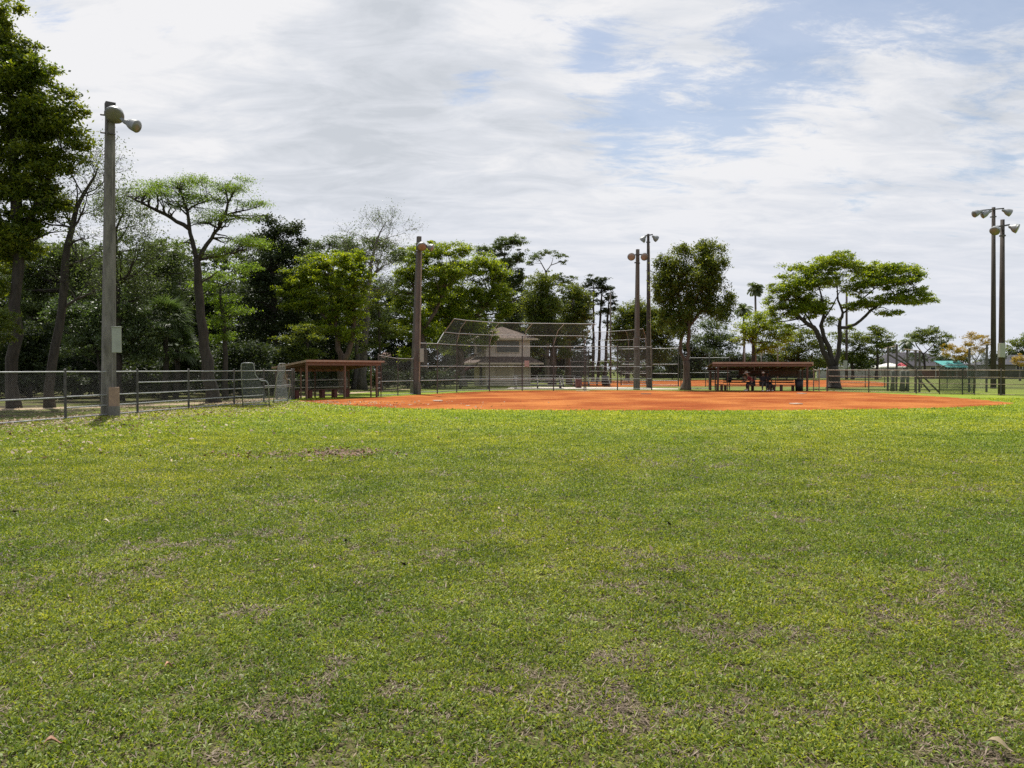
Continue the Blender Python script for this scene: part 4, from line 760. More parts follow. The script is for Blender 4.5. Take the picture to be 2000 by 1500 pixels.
c = P(228, 664, D1 - .38); mb = MB(); mb.box(c, (.27, .22, .84), .35); mb.box(c + Vector((0, 0, .43)), (.31, .26, .03), .35); mb.build('control_box', M['box'], r1, bevel=.008)
mb = MB(); mb.tube([P(222, 692, D1 - .34), P(220, 706, D1 - .34), P(220, 757, D1 - .34)], .022, 6); mb.tube([P(222, 640, D1 - .3), P(221, 600, D1 - .28), P(219, 300, D1 - .2)], .016, 5); mb.build('conduit', M['concrete'], r1)
c = P(223, 775, D1 - .42); mb = MB(); mb.box(c, (.30, .2, .64), .35); mb.build('junction_box', M['pinkbox'], r1, bevel=.006)
c = P(223, 803, D1 - .42); mb = MB(); mb.box((c.x, c.y, .17), (.33, .24, .36), .35); mb.build('footing', M['concrete'], r1)
# 2: brown concrete pole at the dirt
D2 = 48.0; r2 = pole_thing('brownish concrete light pole at the left end of the dirt, floodlight with rusty lens', 812, D2, 0, 0)
b = G(810, D2); t = P(818.5, 462, D2); mb = MB(); square_pole(mb, (b.x, b.y, -.05), (t.x, t.y, t.z), .50, .25, .1, .5); mb.build('pole', M['browncon'], r2)
mb = MB(); mb.tube([(b.x + .3, b.y - .3, 0), (t.x + .17, t.y - .2, t.z - 1)], .045, 6); mb.build('conduit', M['rust'], r2)
c = P(824, 694, D2 - .4); mb = MB(); mb.box(c, (.24, .22, .84), .1); mb.build('control_box', M['box'], r2, bevel=.008)
c = P(819, 763, D2 - .4); mb = MB(); mb.box((c.x, c.y, .35), (.2, .22, .7), .1); mb.build('junction_box', M['browncon'], r2, bevel=.006)
mb = MB(); mb.tube([P(815, 474, D2 - .2), P(834, 479, D2 - .3)], .035, 6); mb.tube([P(812, 490, D2 - .2), P(822, 491, D2 - .2)], .03, 6); mb.build('crossarm', M['darksteel'], r2)
lamp(r2, P(822, 473, D2 - .1), None, (.18, -.6, -.62), .30, 'lensred', .5); lamp(r2, P(831, 480, D2 - .2), None, (.88, -.2, -.30), .22, 'lensred', .48)
# round poles
def round_pole(label, px, D, topx, topy, w0, w1, m, arms, boxy=None, conduit=None, square=False):
    r = pole_thing(label, px, D, 0, 0); b = G(px, D); t = P(topx, topy, D); mb = MB()
    if square: square_pole(mb, (b.x, b.y, -.05), tuple(t), w0, w1, .12, .4); mb.build('pole', M[m], r)
    else: mb.tube([(b.x, b.y, -.05), b.lerp(t, .5), tuple(t)], [w0 / 2, (w0 + w1) / 4, w1 / 2], 12); mb.build('pole', M[m], r, smooth=True)
    for (lx, ly, rx, ry) in arms['bars']: mb = MB(); mb.bar(P(lx, ly, D - w1 * .6), P(rx, ry, D - w1 * .6), .07, .09); mb.build('crossarm', M['darksteel'], r)
    for (ax_, ay, dx, dy, dz, rr_, ln_, lens_) in arms['lamps']: lamp(r, P(ax_, ay, D - w1 * .7), None, (dx, dy, dz), rr_, lens_, ln_)
    if boxy: c = P(boxy[0], boxy[1], D - w0 * .62); mb = MB(); mb.box(c, (boxy[2], .24, boxy[3]), .05); mb.build('control_box', M[boxy[4]], r, bevel=.008)
    if conduit: mb = MB(); mb.tube([(b.x + conduit, b.y - w0 * .4, 0), P(topx + conduit * 12, 480, D - w1 * .5)], .035, 6); mb.build('conduit', M['rust'], r)
    return r
round_pole('brown concrete light pole, shorter of the middle pair, two round red lensed floodlights', 1243.5, 58.5, 1245.5, 487, .40, .22, 'browncon',
           dict(bars=[(1235, 498, 1254, 497), (1239, 513, 1250, 514)], lamps=[(1233, 500, -.1, -.75, -.25, .29, .34, 'lensred'), (1256.5, 500, .08, -.75, -.25, .29, .34, 'lensred')]), (1241.5, 672, .30, .95, 'browncon'), None, True)
round_pole('dark wooden light pole, taller of the middle pair, two grey floodlights turned outward', 1267, 63.5, 1266, 457, .40, .22, 'woodpole',
           dict(bars=[(1259, 461, 1275, 458), (1262, 473, 1270, 473)], lamps=[(1261, 461, -.5, .25, -.62, .28, .5, 'lens'), (1274, 461, .75, .3, -.42, .26, .5, 'lens')]), None, .2)
round_pole('dark light pole at the right edge with green box, shorter of the right pair', 1956.5, 46.2, 1958, 429, .40, .23, 'woodpole',
           dict(bars=[(1946, 443, 1972, 439), (1952, 461, 1964, 460)], lamps=[(1949, 442, -.45, -.3, -.45, .28, .52, 'lens'), (1970, 442, .5, -.45, -.3, .28, .50, 'lens')]), (1956, 684, .32, .85, 'box'), None)
round_pole('taller dark pole of the right edge pair carrying three grey floodlights', 1940.5, 62.0, 1940.5, 405, .44, .27, 'woodpole',
           dict(bars=[(1917, 411, 1961, 407), (1934, 424, 1946, 423)], lamps=[(1919, 411, -.8, -.1, -.36, .27, .8, 'lens'), (1936, 412, -.7, .1, -.36, .27, .75, 'lens'), (1957, 410, .75, -.1, -.32, .29, .7, 'lens')]), None, None)
round_pole('slim brown pole without lamps standing behind the pines right of the backstop', 1192.5, 88, 1192.5, 572, .24, .15, 'browncon', dict(bars=[], lamps=[]))
round_pole('dark utility pole half hidden in the crown of the spreading tree', 1653.5, 112, 1653.5, 560, .42, .26, 'woodpole', dict(bars=[], lamps=[]), (1651, 712, .5, 1.2, 'box'))
for px, ty, D in ((1455, 680, 100), (1487, 685, 102), (1519, 668, 98)):
    round_pole({1455: 'thin grey post above the dugout roof, left of three', 1487: 'thin grey post above the dugout roof, middle of three', 1519: 'tallest thin grey post above the dugout roof, right of three'}[px], px, D, px, ty, .16, .12, 'concrete', dict(bars=[], lamps=[]))

# ---------------------------------------------------------------- dugouts
def frame2(a, b):
    U = (b - a); L = U.length; U = U / L; V = Vector((-U.y, U.x, 0)); return U, V, L     # V points away from the field
def dugout_left():
    a, b_ = G(597, 39.1), G(744, 43.6); U, V, L = frame2(a, b_); dep = 2.45; hf, hb = 1.97, 1.62
    r = thing('dugout', 'open fronted brown dugout shelter at left in front of the wood, roof sloping back', 'dugout', a)
    Q = lambda u, v, z: Vector((a.x + U.x * u + V.x * v, a.y + U.y * u + V.y * v, z))
    def slab(u0, u1, v0, v1, z0, z1, th, nm, m):
        mb = MB(); vs = [Q(u0, v0, z0), Q(u1, v0, z0), Q(u1, v1, z1), Q(u0, v1, z1)]; vs = vs + [p + Vector((0, 0, th)) for p in vs]
        mb.add(vs, [(3, 2, 1, 0), (4, 5, 6, 7), (0, 1, 5, 4), (1, 2, 6, 5), (2, 3, 7, 6), (3, 0, 4, 7)]); return mb.build(nm, M[m], r)
    slab(-.04, L + .1, -.12, dep + .1, hf, hb, .05, 'roof', 'roof'); slab(-.07, L + .13, -.16, -.1, hf - .02, hf - .02, .10, 'roof_edge', 'roofedge'); slab(-.10, -.045, -.16, dep + .1, hf - .03, hb - .03, .10, 'roof_edge', 'roofedge')
    ang = math.atan2(U.y, U.x)
    mb = MB(); mb.bar(Q(0, 0, hf - .11), Q(L, 0, hf - .11), .05, .18); mb.build('fascia_beam', M['wood'], r)
    mb = MB(); mb.bar(Q(.1, dep, hb - .1), Q(L - .1, dep, hb - .1), .05, .16); mb.build('rear_beam', M['wood'], r)
    for i in range(9): mb = MB(); u = .2 + i * (L - .4) / 8; mb.bar(Q(u, .04, hf - .07), Q(u, dep - .04, hb - .05), .04, .11); mb.build('rafter', M['wood'], r)
    for u, v, w in ((.1, .05, .09), (L * .5, .05, .09), (L - .75, .05, .06), (L - .3, .05, .09), (.1, dep - .05, .09), (L * .5, dep - .05, .07), (L - .2, dep - .05, .09), (.12, dep * .5, .07), (.45, .9, .06)):
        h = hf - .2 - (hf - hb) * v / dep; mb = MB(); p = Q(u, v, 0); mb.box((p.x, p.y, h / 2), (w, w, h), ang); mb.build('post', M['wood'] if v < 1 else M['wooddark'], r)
    for z in (.55, .95): mb = MB(); mb.tube([Q(.1, dep - .1, z), Q(L - .2, dep - .1, z)], .02, 5); mb.build('rail', M['darksteel'], r)
    for z in (.5, .78, 1.08, 1.36): mb = MB(); mb.tube([Q(L - .3, .05, z), Q(L + .04, .05, z)], .016, 5); mb.build('rung', M['steel'], r)
    mb = MB(); mb.tube([Q(L + .05, .05, 0), Q(L + .05, .05, hf - .2)], .03, 6); mb.build('post', M['wooddark'], r)
    mb = MB(); p = Q(.02, 1.6, 1.05); mb.box((p.x, p.y, 1.02), (.03, .42, .62), ang); mb.build('side_panel', M['wood'], r)
    w = wires(Q(.1, dep - .12, 0), U, (0, 0, 1), [(0, .05), (L - .3, .05), (L - .3, 1.4), (0, 1.4)], .08, .002); quads_obj('mesh', np.array([tuple(v) for v in w]), M['wire'], r)
    for u0, u1, v, lab in ((.5, L * .8, 1.5, 'long dark red bench inside the left dugout'),):
        bt = thing('bench', lab, 'bench', Q(u0, v, 0)); mb = MB(); mb.bar(Q(u0, v, .46), Q(u1, v, .46), .32, .05); mb.build('seat', M['wooddark'], bt)
        for k in range(5): mb = MB(); p = Q(u0 + .15 + k * (u1 - u0 - .3) / 4, v, 0); mb.box((p.x, p.y, .215), (.22, .24, .43), ang); mb.build('leg', M['darkred'], bt)
dugout_left()
def dugout_right():
    a, b_ = G(1391.5, 54.6), G(1587, 54.2); U, V, L = frame2(a, b_); dep = 2.5; hf, hb = 2.0, 1.68
    r = thing('dugout', 'long low brown dugout shelter at right with people sitting inside', 'dugout', a)
    Q = lambda u, v, z: Vector((a.x + U.x * u + V.x * v, a.y + U.y * u + V.y * v, z)); ang = math.atan2(U.y, U.x)
    def slab(u0, u1, v0, v1, z0, z1, th, nm, m):
        mb = MB(); vs = [Q(u0, v0, z0), Q(u1, v0, z0), Q(u1, v1, z1), Q(u0, v1, z1)]; vs = vs + [p + Vector((0, 0, th)) for p in vs]
        mb.add(vs, [(3, 2, 1, 0), (4, 5, 6, 7), (0, 1, 5, 4), (1, 2, 6, 5), (2, 3, 7, 6), (3, 0, 4, 7)]); return mb.build(nm, M[m], r)
    slab(0, L - .06, -.1, dep + .1, hf, hb, .05, 'roof', 'roof'); slab(-.02, L - .06, -.16, -.105, hf - .06, hf - .06, .13, 'roof_edge', 'roofedge'); slab(L - .055, L, -.17, dep + .1, hf - .17, hb - .17, .24, 'roof_edge', 'tan')
    mb = MB(); mb.bar(Q(.0, .0, hf - .16), Q(L - .07, .0, hf - .16), .05, .17); mb.build('fascia_beam', M['wood'], r)
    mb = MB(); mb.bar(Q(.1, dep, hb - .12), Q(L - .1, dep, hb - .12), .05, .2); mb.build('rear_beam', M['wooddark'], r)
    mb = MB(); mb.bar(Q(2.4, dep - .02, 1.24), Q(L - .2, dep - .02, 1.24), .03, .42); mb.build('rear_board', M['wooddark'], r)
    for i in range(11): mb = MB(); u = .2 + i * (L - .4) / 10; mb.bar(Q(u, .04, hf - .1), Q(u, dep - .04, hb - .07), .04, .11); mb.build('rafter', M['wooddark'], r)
    for u, v, w, z in ((.4, .05, .12, 1), (1.08, .05, .05, 1), (L * .42, .05, .05, 0), (L - .35, .05, .12, 1), (.35, dep - .05, .12, 1), (.7, dep - .05, .08, 1), (L * .5, dep - .05, .08, 1), (L - .2, dep - .05, .1, 1), (L - .3, 1.3, .1, 1)):
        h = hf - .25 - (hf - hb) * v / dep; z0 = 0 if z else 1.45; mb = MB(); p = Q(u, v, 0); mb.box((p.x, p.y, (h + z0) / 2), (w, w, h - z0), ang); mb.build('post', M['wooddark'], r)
    for z in (1.5, 1.12, .62, .32): mb = MB(); mb.tube([Q(.1, dep - .1, z), Q(L - .2, dep - .1, z)], .02, 5); mb.build('rail', M['darksteel'], r)
    def bench(u0, u1, v, h, lab, back=False):
        bt = thing('bench', lab, 'bench', Q(u0, v, 0), 'benches in the right dugout'); mb = MB(); mb.bar(Q(u0, v, h), Q(u1, v, h), .3, .05); mb.build('seat', M['wood'], bt)
        if back:
            for z in (h + .2, h + .36): mb = MB(); mb.bar(Q(u0, v + .2, z), Q(u1, v + .2, z), .04, .1); mb.build('backrest', M['wooddark'], bt)
        k = max(2, int((u1 - u0) / 1.2) + 1)
        for i in range(k): mb = MB(); p = Q(u0 + .12 + i * (u1 - u0 - .24) / (k - 1), v, 0); mb.box((p.x, p.y, h / 2 - .015), (.16, .2, h - .04), ang); mb.build('leg', M['wooddark'], bt)
    bench(.45, .98, 1.0, .45, 'short bench under the left end of the right dugout roof'); bench(1.2, 3.4, 1.9, .40, 'bench with slatted back left of the person in maroon', True); bench(2.6, 4.35, .95, .43, 'bench carrying the two seated people in the right dugout'); bench(4.4, 6.3, 1.9, .40, 'bench with slatted back left of the black bin', True); bench(4.45, 5.2, .95, .43, 'short empty bench right of the person in black')
    # bin
    p = Q(6.32, .9, 0); tb = thing('trash_can', 'black round rubbish bin at the right end inside the right dugout', 'bin', p); mb = MB(); mb.tube([p, p + Vector((0, 0, .8))], [.24, .30], 18); mb.build('body', M['black'], tb, smooth=True)
    mb = MB(); mb.tube([p + Vector((0, 0, .78)), p + Vector((0, 0, .84)), p + Vector((0, 0, .86))], [.32, .32, .28], 18); mb.build('rim', M['black'], tb, smooth=True)
    # bags on the bench back
    for u, z, v, m, lab, sx in ((1.55, .78, 1.8, 'black', 'dark sports bag hanging at the left inside the right dugout', .42), (2.35, .95, 2.3, 'black', 'small black bag hanging on the rear rail of the right dugout', .26)):
        p = Q(u, v, z); bg = thing('sports_bag', lab, 'bag', p); mb = MB(); mb.tube([p + Vector((-sx / 2, 0, 0)), p + Vector((-sx * .42, 0, .02)), p + Vector((sx * .42, 0, .02)), p + Vector((sx / 2, 0, 0))], [.1, .15, .15, .1], 10); mb.build('body', M[m], bg, smooth=True)
        mb = MB(); mb.tube([p + Vector((-sx * .3, 0, .12)), p + Vector((0, 0, .3)), p + Vector((sx * .3, 0, .12))], .015, 5); mb.build('strap', M[m], bg)
    return Q
QD = dugout_right()

# ---------------------------------------------------------------- people
SKIN = mat('skin', (.36, .21, .14), .6, .08, 10); SKIND = mat('dark_skin', (.12, .065, .045), .6, .08, 10)
def skinned(name, verts, edges, radii, m, parent, lvl=2, root=0):
    me = bpy.data.meshes.new(name); off = wloc(parent); me.from_pydata([tuple(Vector(v) - off) for v in verts], edges, []); me.materials.append(m)
    o = bpy.data.objects.new(name, me); COL.objects.link(o); o.parent = parent
    o.modifiers.new('skin', 'SKIN'); 
    for i, rr_ in enumerate(radii): sv = me.skin_vertices[0].data[i]; sv.radius = (rr_, rr_) if isinstance(rr_, float) else rr_; sv.use_root = (i == root)
    o.modifiers['skin'].use_smooth_shade = True; sb = o.modifiers.new('sub', 'SUBSURF'); sb.levels = lvl; sb.render_levels = lvl; return o
def sitter(base, face, label, shirt, trousers, skin, hat, lean=.25, bent=False):
    r = thing('person', label, 'person', base); f = Vector((math.cos(face), math.sin(face), 0)); s = Vector((-f.y, f.x, 0)); B = Vector((base.x, base.y, 0))
    X = lambda a, b_, z: B + f * a + s * b_ + Vector((0, 0, z))
    hp, ch, nk, hd = X(0, 0, .56), X(lean * .7, 0, .92), X(lean * 1.15, 0, 1.08), X(lean * 1.35 + .03, 0, 1.25)
    V = [hp, X(lean * .35, 0, .74), ch, nk, X(lean * 1.2, 0, 1.14), hd, X(lean * 1.35 + .03, 0, 1.34)]; Rr = [.155, .145, (.17, .13), .075, .058, (.078, .1), .07]; E = [(0, 1), (1, 2), (2, 3), (3, 4), (4, 5), (5, 6)]
    arms = {}
    for sg in (-1, 1):
        n = len(V); sh = X(lean * .95, sg * .19, 1.0); el = X(lean + .12, sg * .24, .74); wr = X(lean + .36, sg * .14, .68); pm = X(lean + .43, sg * .12, .67)
        V += [sh, el, wr, pm]; Rr += [.058, .042, .03, (.04, .022)]; E += [(2, n), (n, n + 1), (n + 1, n + 2), (n + 2, n + 3)]
        for q, (a, b_, c) in enumerate(((.05, -.03, -.01), (.07, -.01, -.015), (.065, .01, -.015), (.05, .03, -.01), (.0, .05, .0))):
            m_ = len(V); V += [pm + f * (a * .6) + s * (b_ * .9) + Vector((0, 0, c * .3)), pm + f * a + s * b_ + Vector((0, 0, c - .025))]; Rr += [.010, .008]; E += [(n + 3, m_), (m_, m_ + 1)]
        n = len(V); hj = X(.02, sg * .1, .54); kn = X(.46, sg * .14, .52); an = X(.44 if not bent else .3, sg * .15, .1); to = an + f * .17 + Vector((0, 0, -.05))
        V += [hj, kn, an, to]; Rr += [.085, .06, .042, (.04, .03)]; E += [(0, n), (n, n + 1), (n + 1, n + 2), (n + 2, n + 3)]
        arms[sg] = (sh, el, wr, hj, kn, an, to)
    skinned('body', V, E, Rr, skin, r, 2)
    # face details
    up = Vector((0, 0, 1)); fc = hd + f * .085
    mb = MB(); mb.tube([hd + f * .08 + up * .02, hd + f * .105 - up * .01, hd + f * .085 - up * .025], [.008, .014, .006], 6); mb.build('nose', skin, r, smooth=True)
    for sg in (-1, 1):
        mb = MB(); p = hd + f * .083 + s * sg * .03 + up * .02; mb.tube([p - f * .006, p, p + f * .004], [.008, .010, .003], 6); mb.build('eye', M['black'], r)
        mb = MB(); p = hd + s * sg * .083; mb.tube([p - up * .03, p, p + up * .03], [.006, .014, .006], 6); mb.build('ear', skin, r, smooth=True)
    mb = MB(); mb.tube([fc - up * .045 - s * .022 - f * .006, fc - up * .048, fc - up * .045 + s * .022 - f * .006], .005, 5); mb.build('mouth', M['darkred'], r)
    tv = [hp + up * .02, X(lean * .35, 0, .74), ch, X(lean * 1.05, 0, 1.04)]; tr = [.175, .165, (.195, .155), .09]; te = [(0, 1), (1, 2), (2, 3)]
    for sg in (-1, 1):
        n = len(tv); sh, el = arms[sg][:2]; tv += [sh, el.lerp(sh, .25)]; tr += [.075, .06]; te += [(2, n), (n, n + 1)]
    skinned('shirt', tv, te, tr, shirt, r, 1)
    tv = [hp]; tr = [.17]; te = []
    for sg in (-1, 1):
        n = len(tv); hj, kn, an = arms[sg][3:6]; tv += [hj, kn, an.lerp(kn, .12)]; tr += [.1, .075, .058]; te += [(0, n), (n, n + 1), (n + 1, n + 2)]
    skinned('trousers', tv, te, tr, trousers, r, 1)
    for sg in (-1, 1):
        an, to = arms[sg][5:7]; mb = MB(); c = an.lerp(to, .55); mb.tube([an - f * .05 - up * .04, c - up * .03, to + f * .05 - up * .02], [.045, .05, .03], 8); mb.build('shoe', M['white'] if sg > 0 else M['white'], r, smooth=True)
    if hat == 'wide':
        d = Vector((0, 0, 1)) + f * .3; d.normalize(); c = hd + up * .06; mb = MB(); mb.tube([c - d * .03, c - d * .005, c + d * .02, c + d * .03, c + d * .10, c + d * .13], [.29, .27, .13, .12, .11, .05], 20); mb.build('sun_hat', M['white'], r, smooth=True)
    else:
        c = hd + up * .05; mb = MB(); mb.tube([c - up * .03, c + up * .03, c + up * .07, c + up * .09], [.105, .105, .08, .03], 14); mb.box(c + f * .13 - up * .015, (.14, .15, .012), face); mb.build('cap', M['white'] if hat == 'cap' else M['black'], r, smooth=False)
MAROON = mat('maroon_cloth', (.20, .03, .035), .85, .15, 8); NAVY = mat('black_cloth', (.022, .022, .028), .85, .2, 8); GREYC = mat('dark_grey_cloth', (.06, .06, .065), .85, .2, 8)
sitter(QD(3.1, .95, 0), math.pi * .93, 'person in maroon shirt and wide white sun hat leaning forward on dugout bench', MAROON, NAVY, SKIN, 'wide', .34)
sitter(QD(3.75, .95, 0), -math.pi * .5, 'person in black clothes sitting upright on dugout bench, small pale cap', NAVY, GREYC, SKIND, 'cap', .08)
sitter(QD(4.1, 1.25, 0), -math.pi * .42, 'person in dark clothing and black cap seated behind, at the right of the group', NAVY, NAVY, SKIND, 'dark', .12)

# ---------------------------------------------------------------- main backstop
def backstop(label, posts, hv, ht, tips, rails, s=.075, wr=.0026, left_slant=True, pr=.045, hood_from=2, rmat='steel', base_h=None):
    r = thing('backstop', label, 'backstop', posts[0]); n = len(posts); up = Vector((0, 0, 1))
    for i, p in enumerate(posts):
        h = ht if i >= hood_from else hv; mb = MB(); mb.tube([p - up * .05, p + up * h], pr, 8); mb.build('post', M['darksteel'], r)
    for z in rails:
        for i in range(n - 1):
            if z > hv + .01 and i < hood_from: continue
            mb = MB(); mb.tube([posts[i] + up * z, posts[i + 1] + up * z], .026, 6); mb.build('rail', M[rmat], r)
    W_ = []
    for i in range(n - 1):
        a, b_ = posts[i], posts[i + 1]; U = b_ - a; L = U.length; U /= L; h0 = ht if i >= hood_from else hv; W_ += wires(a, U, up, [(0, .05), (L, .05), (L, h0), (0, h0)], s, wr)
    if hood_from > 0 and left_slant:
        a, b_ = posts[hood_from - 1], posts[hood_from]; U = b_ - a; L = U.length; U /= L; W_ += wires(a, U, up, [(0, hv), (L, hv), (L, ht), (L * .35, ht)], s, wr)
        mb = MB(); mb.tube([a + up * hv, a + U * L * .35 + up * ht, a + U * L * .35 + up * ht + tips[hood_from][0]], .026, 6); mb.build('rail', M[rmat], r)
        mb = MB(); mb.tube([a + U * L * .35 + up * ht, b_ + up * ht], .026, 6); mb.build('rail', M[rmat], r)
        st = a + U * L * .35 + up * ht
    T = {}
    for i in range(hood_from, n): T[i] = posts[i] + up * ht + tips[i][0] if i in tips else posts[i] + up * ht + tips['d'][0]
    for i in range(hood_from, n):
        mb = MB(); mb.tube([posts[i] + up * (hv + .1), posts[i] + up * ht + (T[i] - posts[i] - up * ht) * .4, T[i]], .024, 6); mb.build('arm', M[rmat], r)
    order = ([(st, st + tips[hood_from][0])] if hood_from > 0 and left_slant else []) + [(posts[i] + up * ht, T[i]) for i in range(hood_from, n)]
    for (a, ta), (b_, tb) in zip(order[:-1], order[1:]):
        mb = MB(); mb.tube([ta, tb], .026, 6); mb.build('rail', M[rmat], r)
        U = (b_ - a); L = U.length; U /= L; V0 = ta - a; nn = U.cross(V0); V = nn.cross(U).normalized(); sh = V0.dot(U); hh = V0.dot(V); sh2 = (tb - a).dot(U); W_ += wires(a, U, V, [(0, 0), (L, 0), (sh2, (tb - a).dot(V)), (sh, hh)], s, wr)
    quads_obj('mesh', np.array([tuple(v) for v in W_]), M['wire'], r); return r
bp = [G(820, 48.3), G(854, 49.3), G(892, 52.0), G(956, 54.6), G(1020, 55.2), G(1081, 55.6), G(1141, 56.0)]
tip = Vector((.72, -.9, .82))
backstop('tall hooded chain link backstop in front of the two storey score tower', bp, 3.2, 3.98, {'d': (tip,), 2: (tip,)}, [.12, .85, 1.75, 3.2, 3.98])
fence('tall_fence', 'tall chain link fence continuing right of the backstop past the middle light poles', [G(1141, 56.1) + Vector((.12, 0, 0)), G(1206, 56.8), G(1273, 57.6)], [3.2, 3.25, 3.25], [3.22, 1.75, .85, .12], s=.085, wr=.0022, pr=.045)
fence('tall_fence', 'chain link fence section with high top rail between left dugout and second light pole', [G(739, 44.2), G(777, 46), G(808, 47.6)], [2.38, 2.2, 2.2], [[2.2, .85, .06], [2.2, .85, .06]], s=.075, wr=.002, pr=.035)
# second field's backstop and fences
b2 = [G(1113, 86), G(1150, 88), G(1192, 86), G(1228, 84), G(1262, 80)]; t2 = Vector((-.5, -1.0, .95))
backstop('smaller hooded chain link backstop of the second field right of the pines', b2, 3.75, 4.75, {'d': (t2,), 2: (t2,)}, [.15, 1.3, 2.4, 3.75, 4.75], s=.11, wr=.0042, left_slant=True, hood_from=2)
b3 = [G(1118, 76), G(1136, 74)]
fence('tall_fence', 'narrow pale chain link panel standing behind the right end of the main backstop', [G(1116, 74), G(1136, 72), G(1149, 71)], 3.2, [3.2, 1.7, .1], s=.09, wr=.004)
fence('tall_fence', 'high chain link fence with closely spaced rails left of the drooping tree trunk', [G(1213, 73), G(1273, 71), G(1325, 69.5)], 3.45, [3.45, 2.0, 1.15, .5, .1], s=.10, wr=.0034, pr=.05, rr=.028)
fence('chain_link_fence', 'head high chain link fence from the drooping tree to the right dugout', [G(1330, 58.5), G(1385, 58.0), G(1425, 57.6)], 2.42, [2.42, 1.3, .1], s=.09, wr=.0022)
rl = [on_line(p, G(1600, 54.2), G(1955, 45.8)) for p in (1616, 1697, 1790, 1880, 1955, 2060, 2190)]
fence('chain_link_fence', 'waist high chain link fence along the right side in front of the cage frames', rl, 1.5, [1.5, 1.08, .66, .06], rmat='rust', s=.075, wr=.002)
fence('gate', 'open brown framed gateway just right of the right dugout', [G(1589, 54.6), G(1600, 54.2), G(1615, 54.0)], [1.5, 1.5, 1.6], [1.5, .75, .15], rmat='rust', pmat='rust', skip=(1,), s=.08)
fence('chain_link_fence', 'far chain link fence on the right behind the cage frames', [G(p, 66 - (p - 1640) * .018) for p in (1640, 1690, 1728, 1800, 1850, 1905, 1960, 2020, 2090)], 1.5, [1.5, .8, .1], rmat='darksteel', s=.11, wr=.0028)
fence('chain_link_fence', 'thin low fence along the second field behind the right dugout', [G(p, 68) for p in (1378, 1425, 1470, 1515, 1560, 1600)], 1.4, [1.4, .75], rmat='darksteel', s=.12, wr=.0028)
# notice board and sign on the backstop
sg = thing('sign', 'small square faded pinkish notice fixed on the backstop rail', 'sign', G(1029, 55.0, 1.78)); mb = MB(); c = P(1029, 710, 55.1); mb.box(c, (.34, .02, .42)); mb.build('panel', mat('faded_sign', (.42, .30, .27), .6, .18, 9), sg)

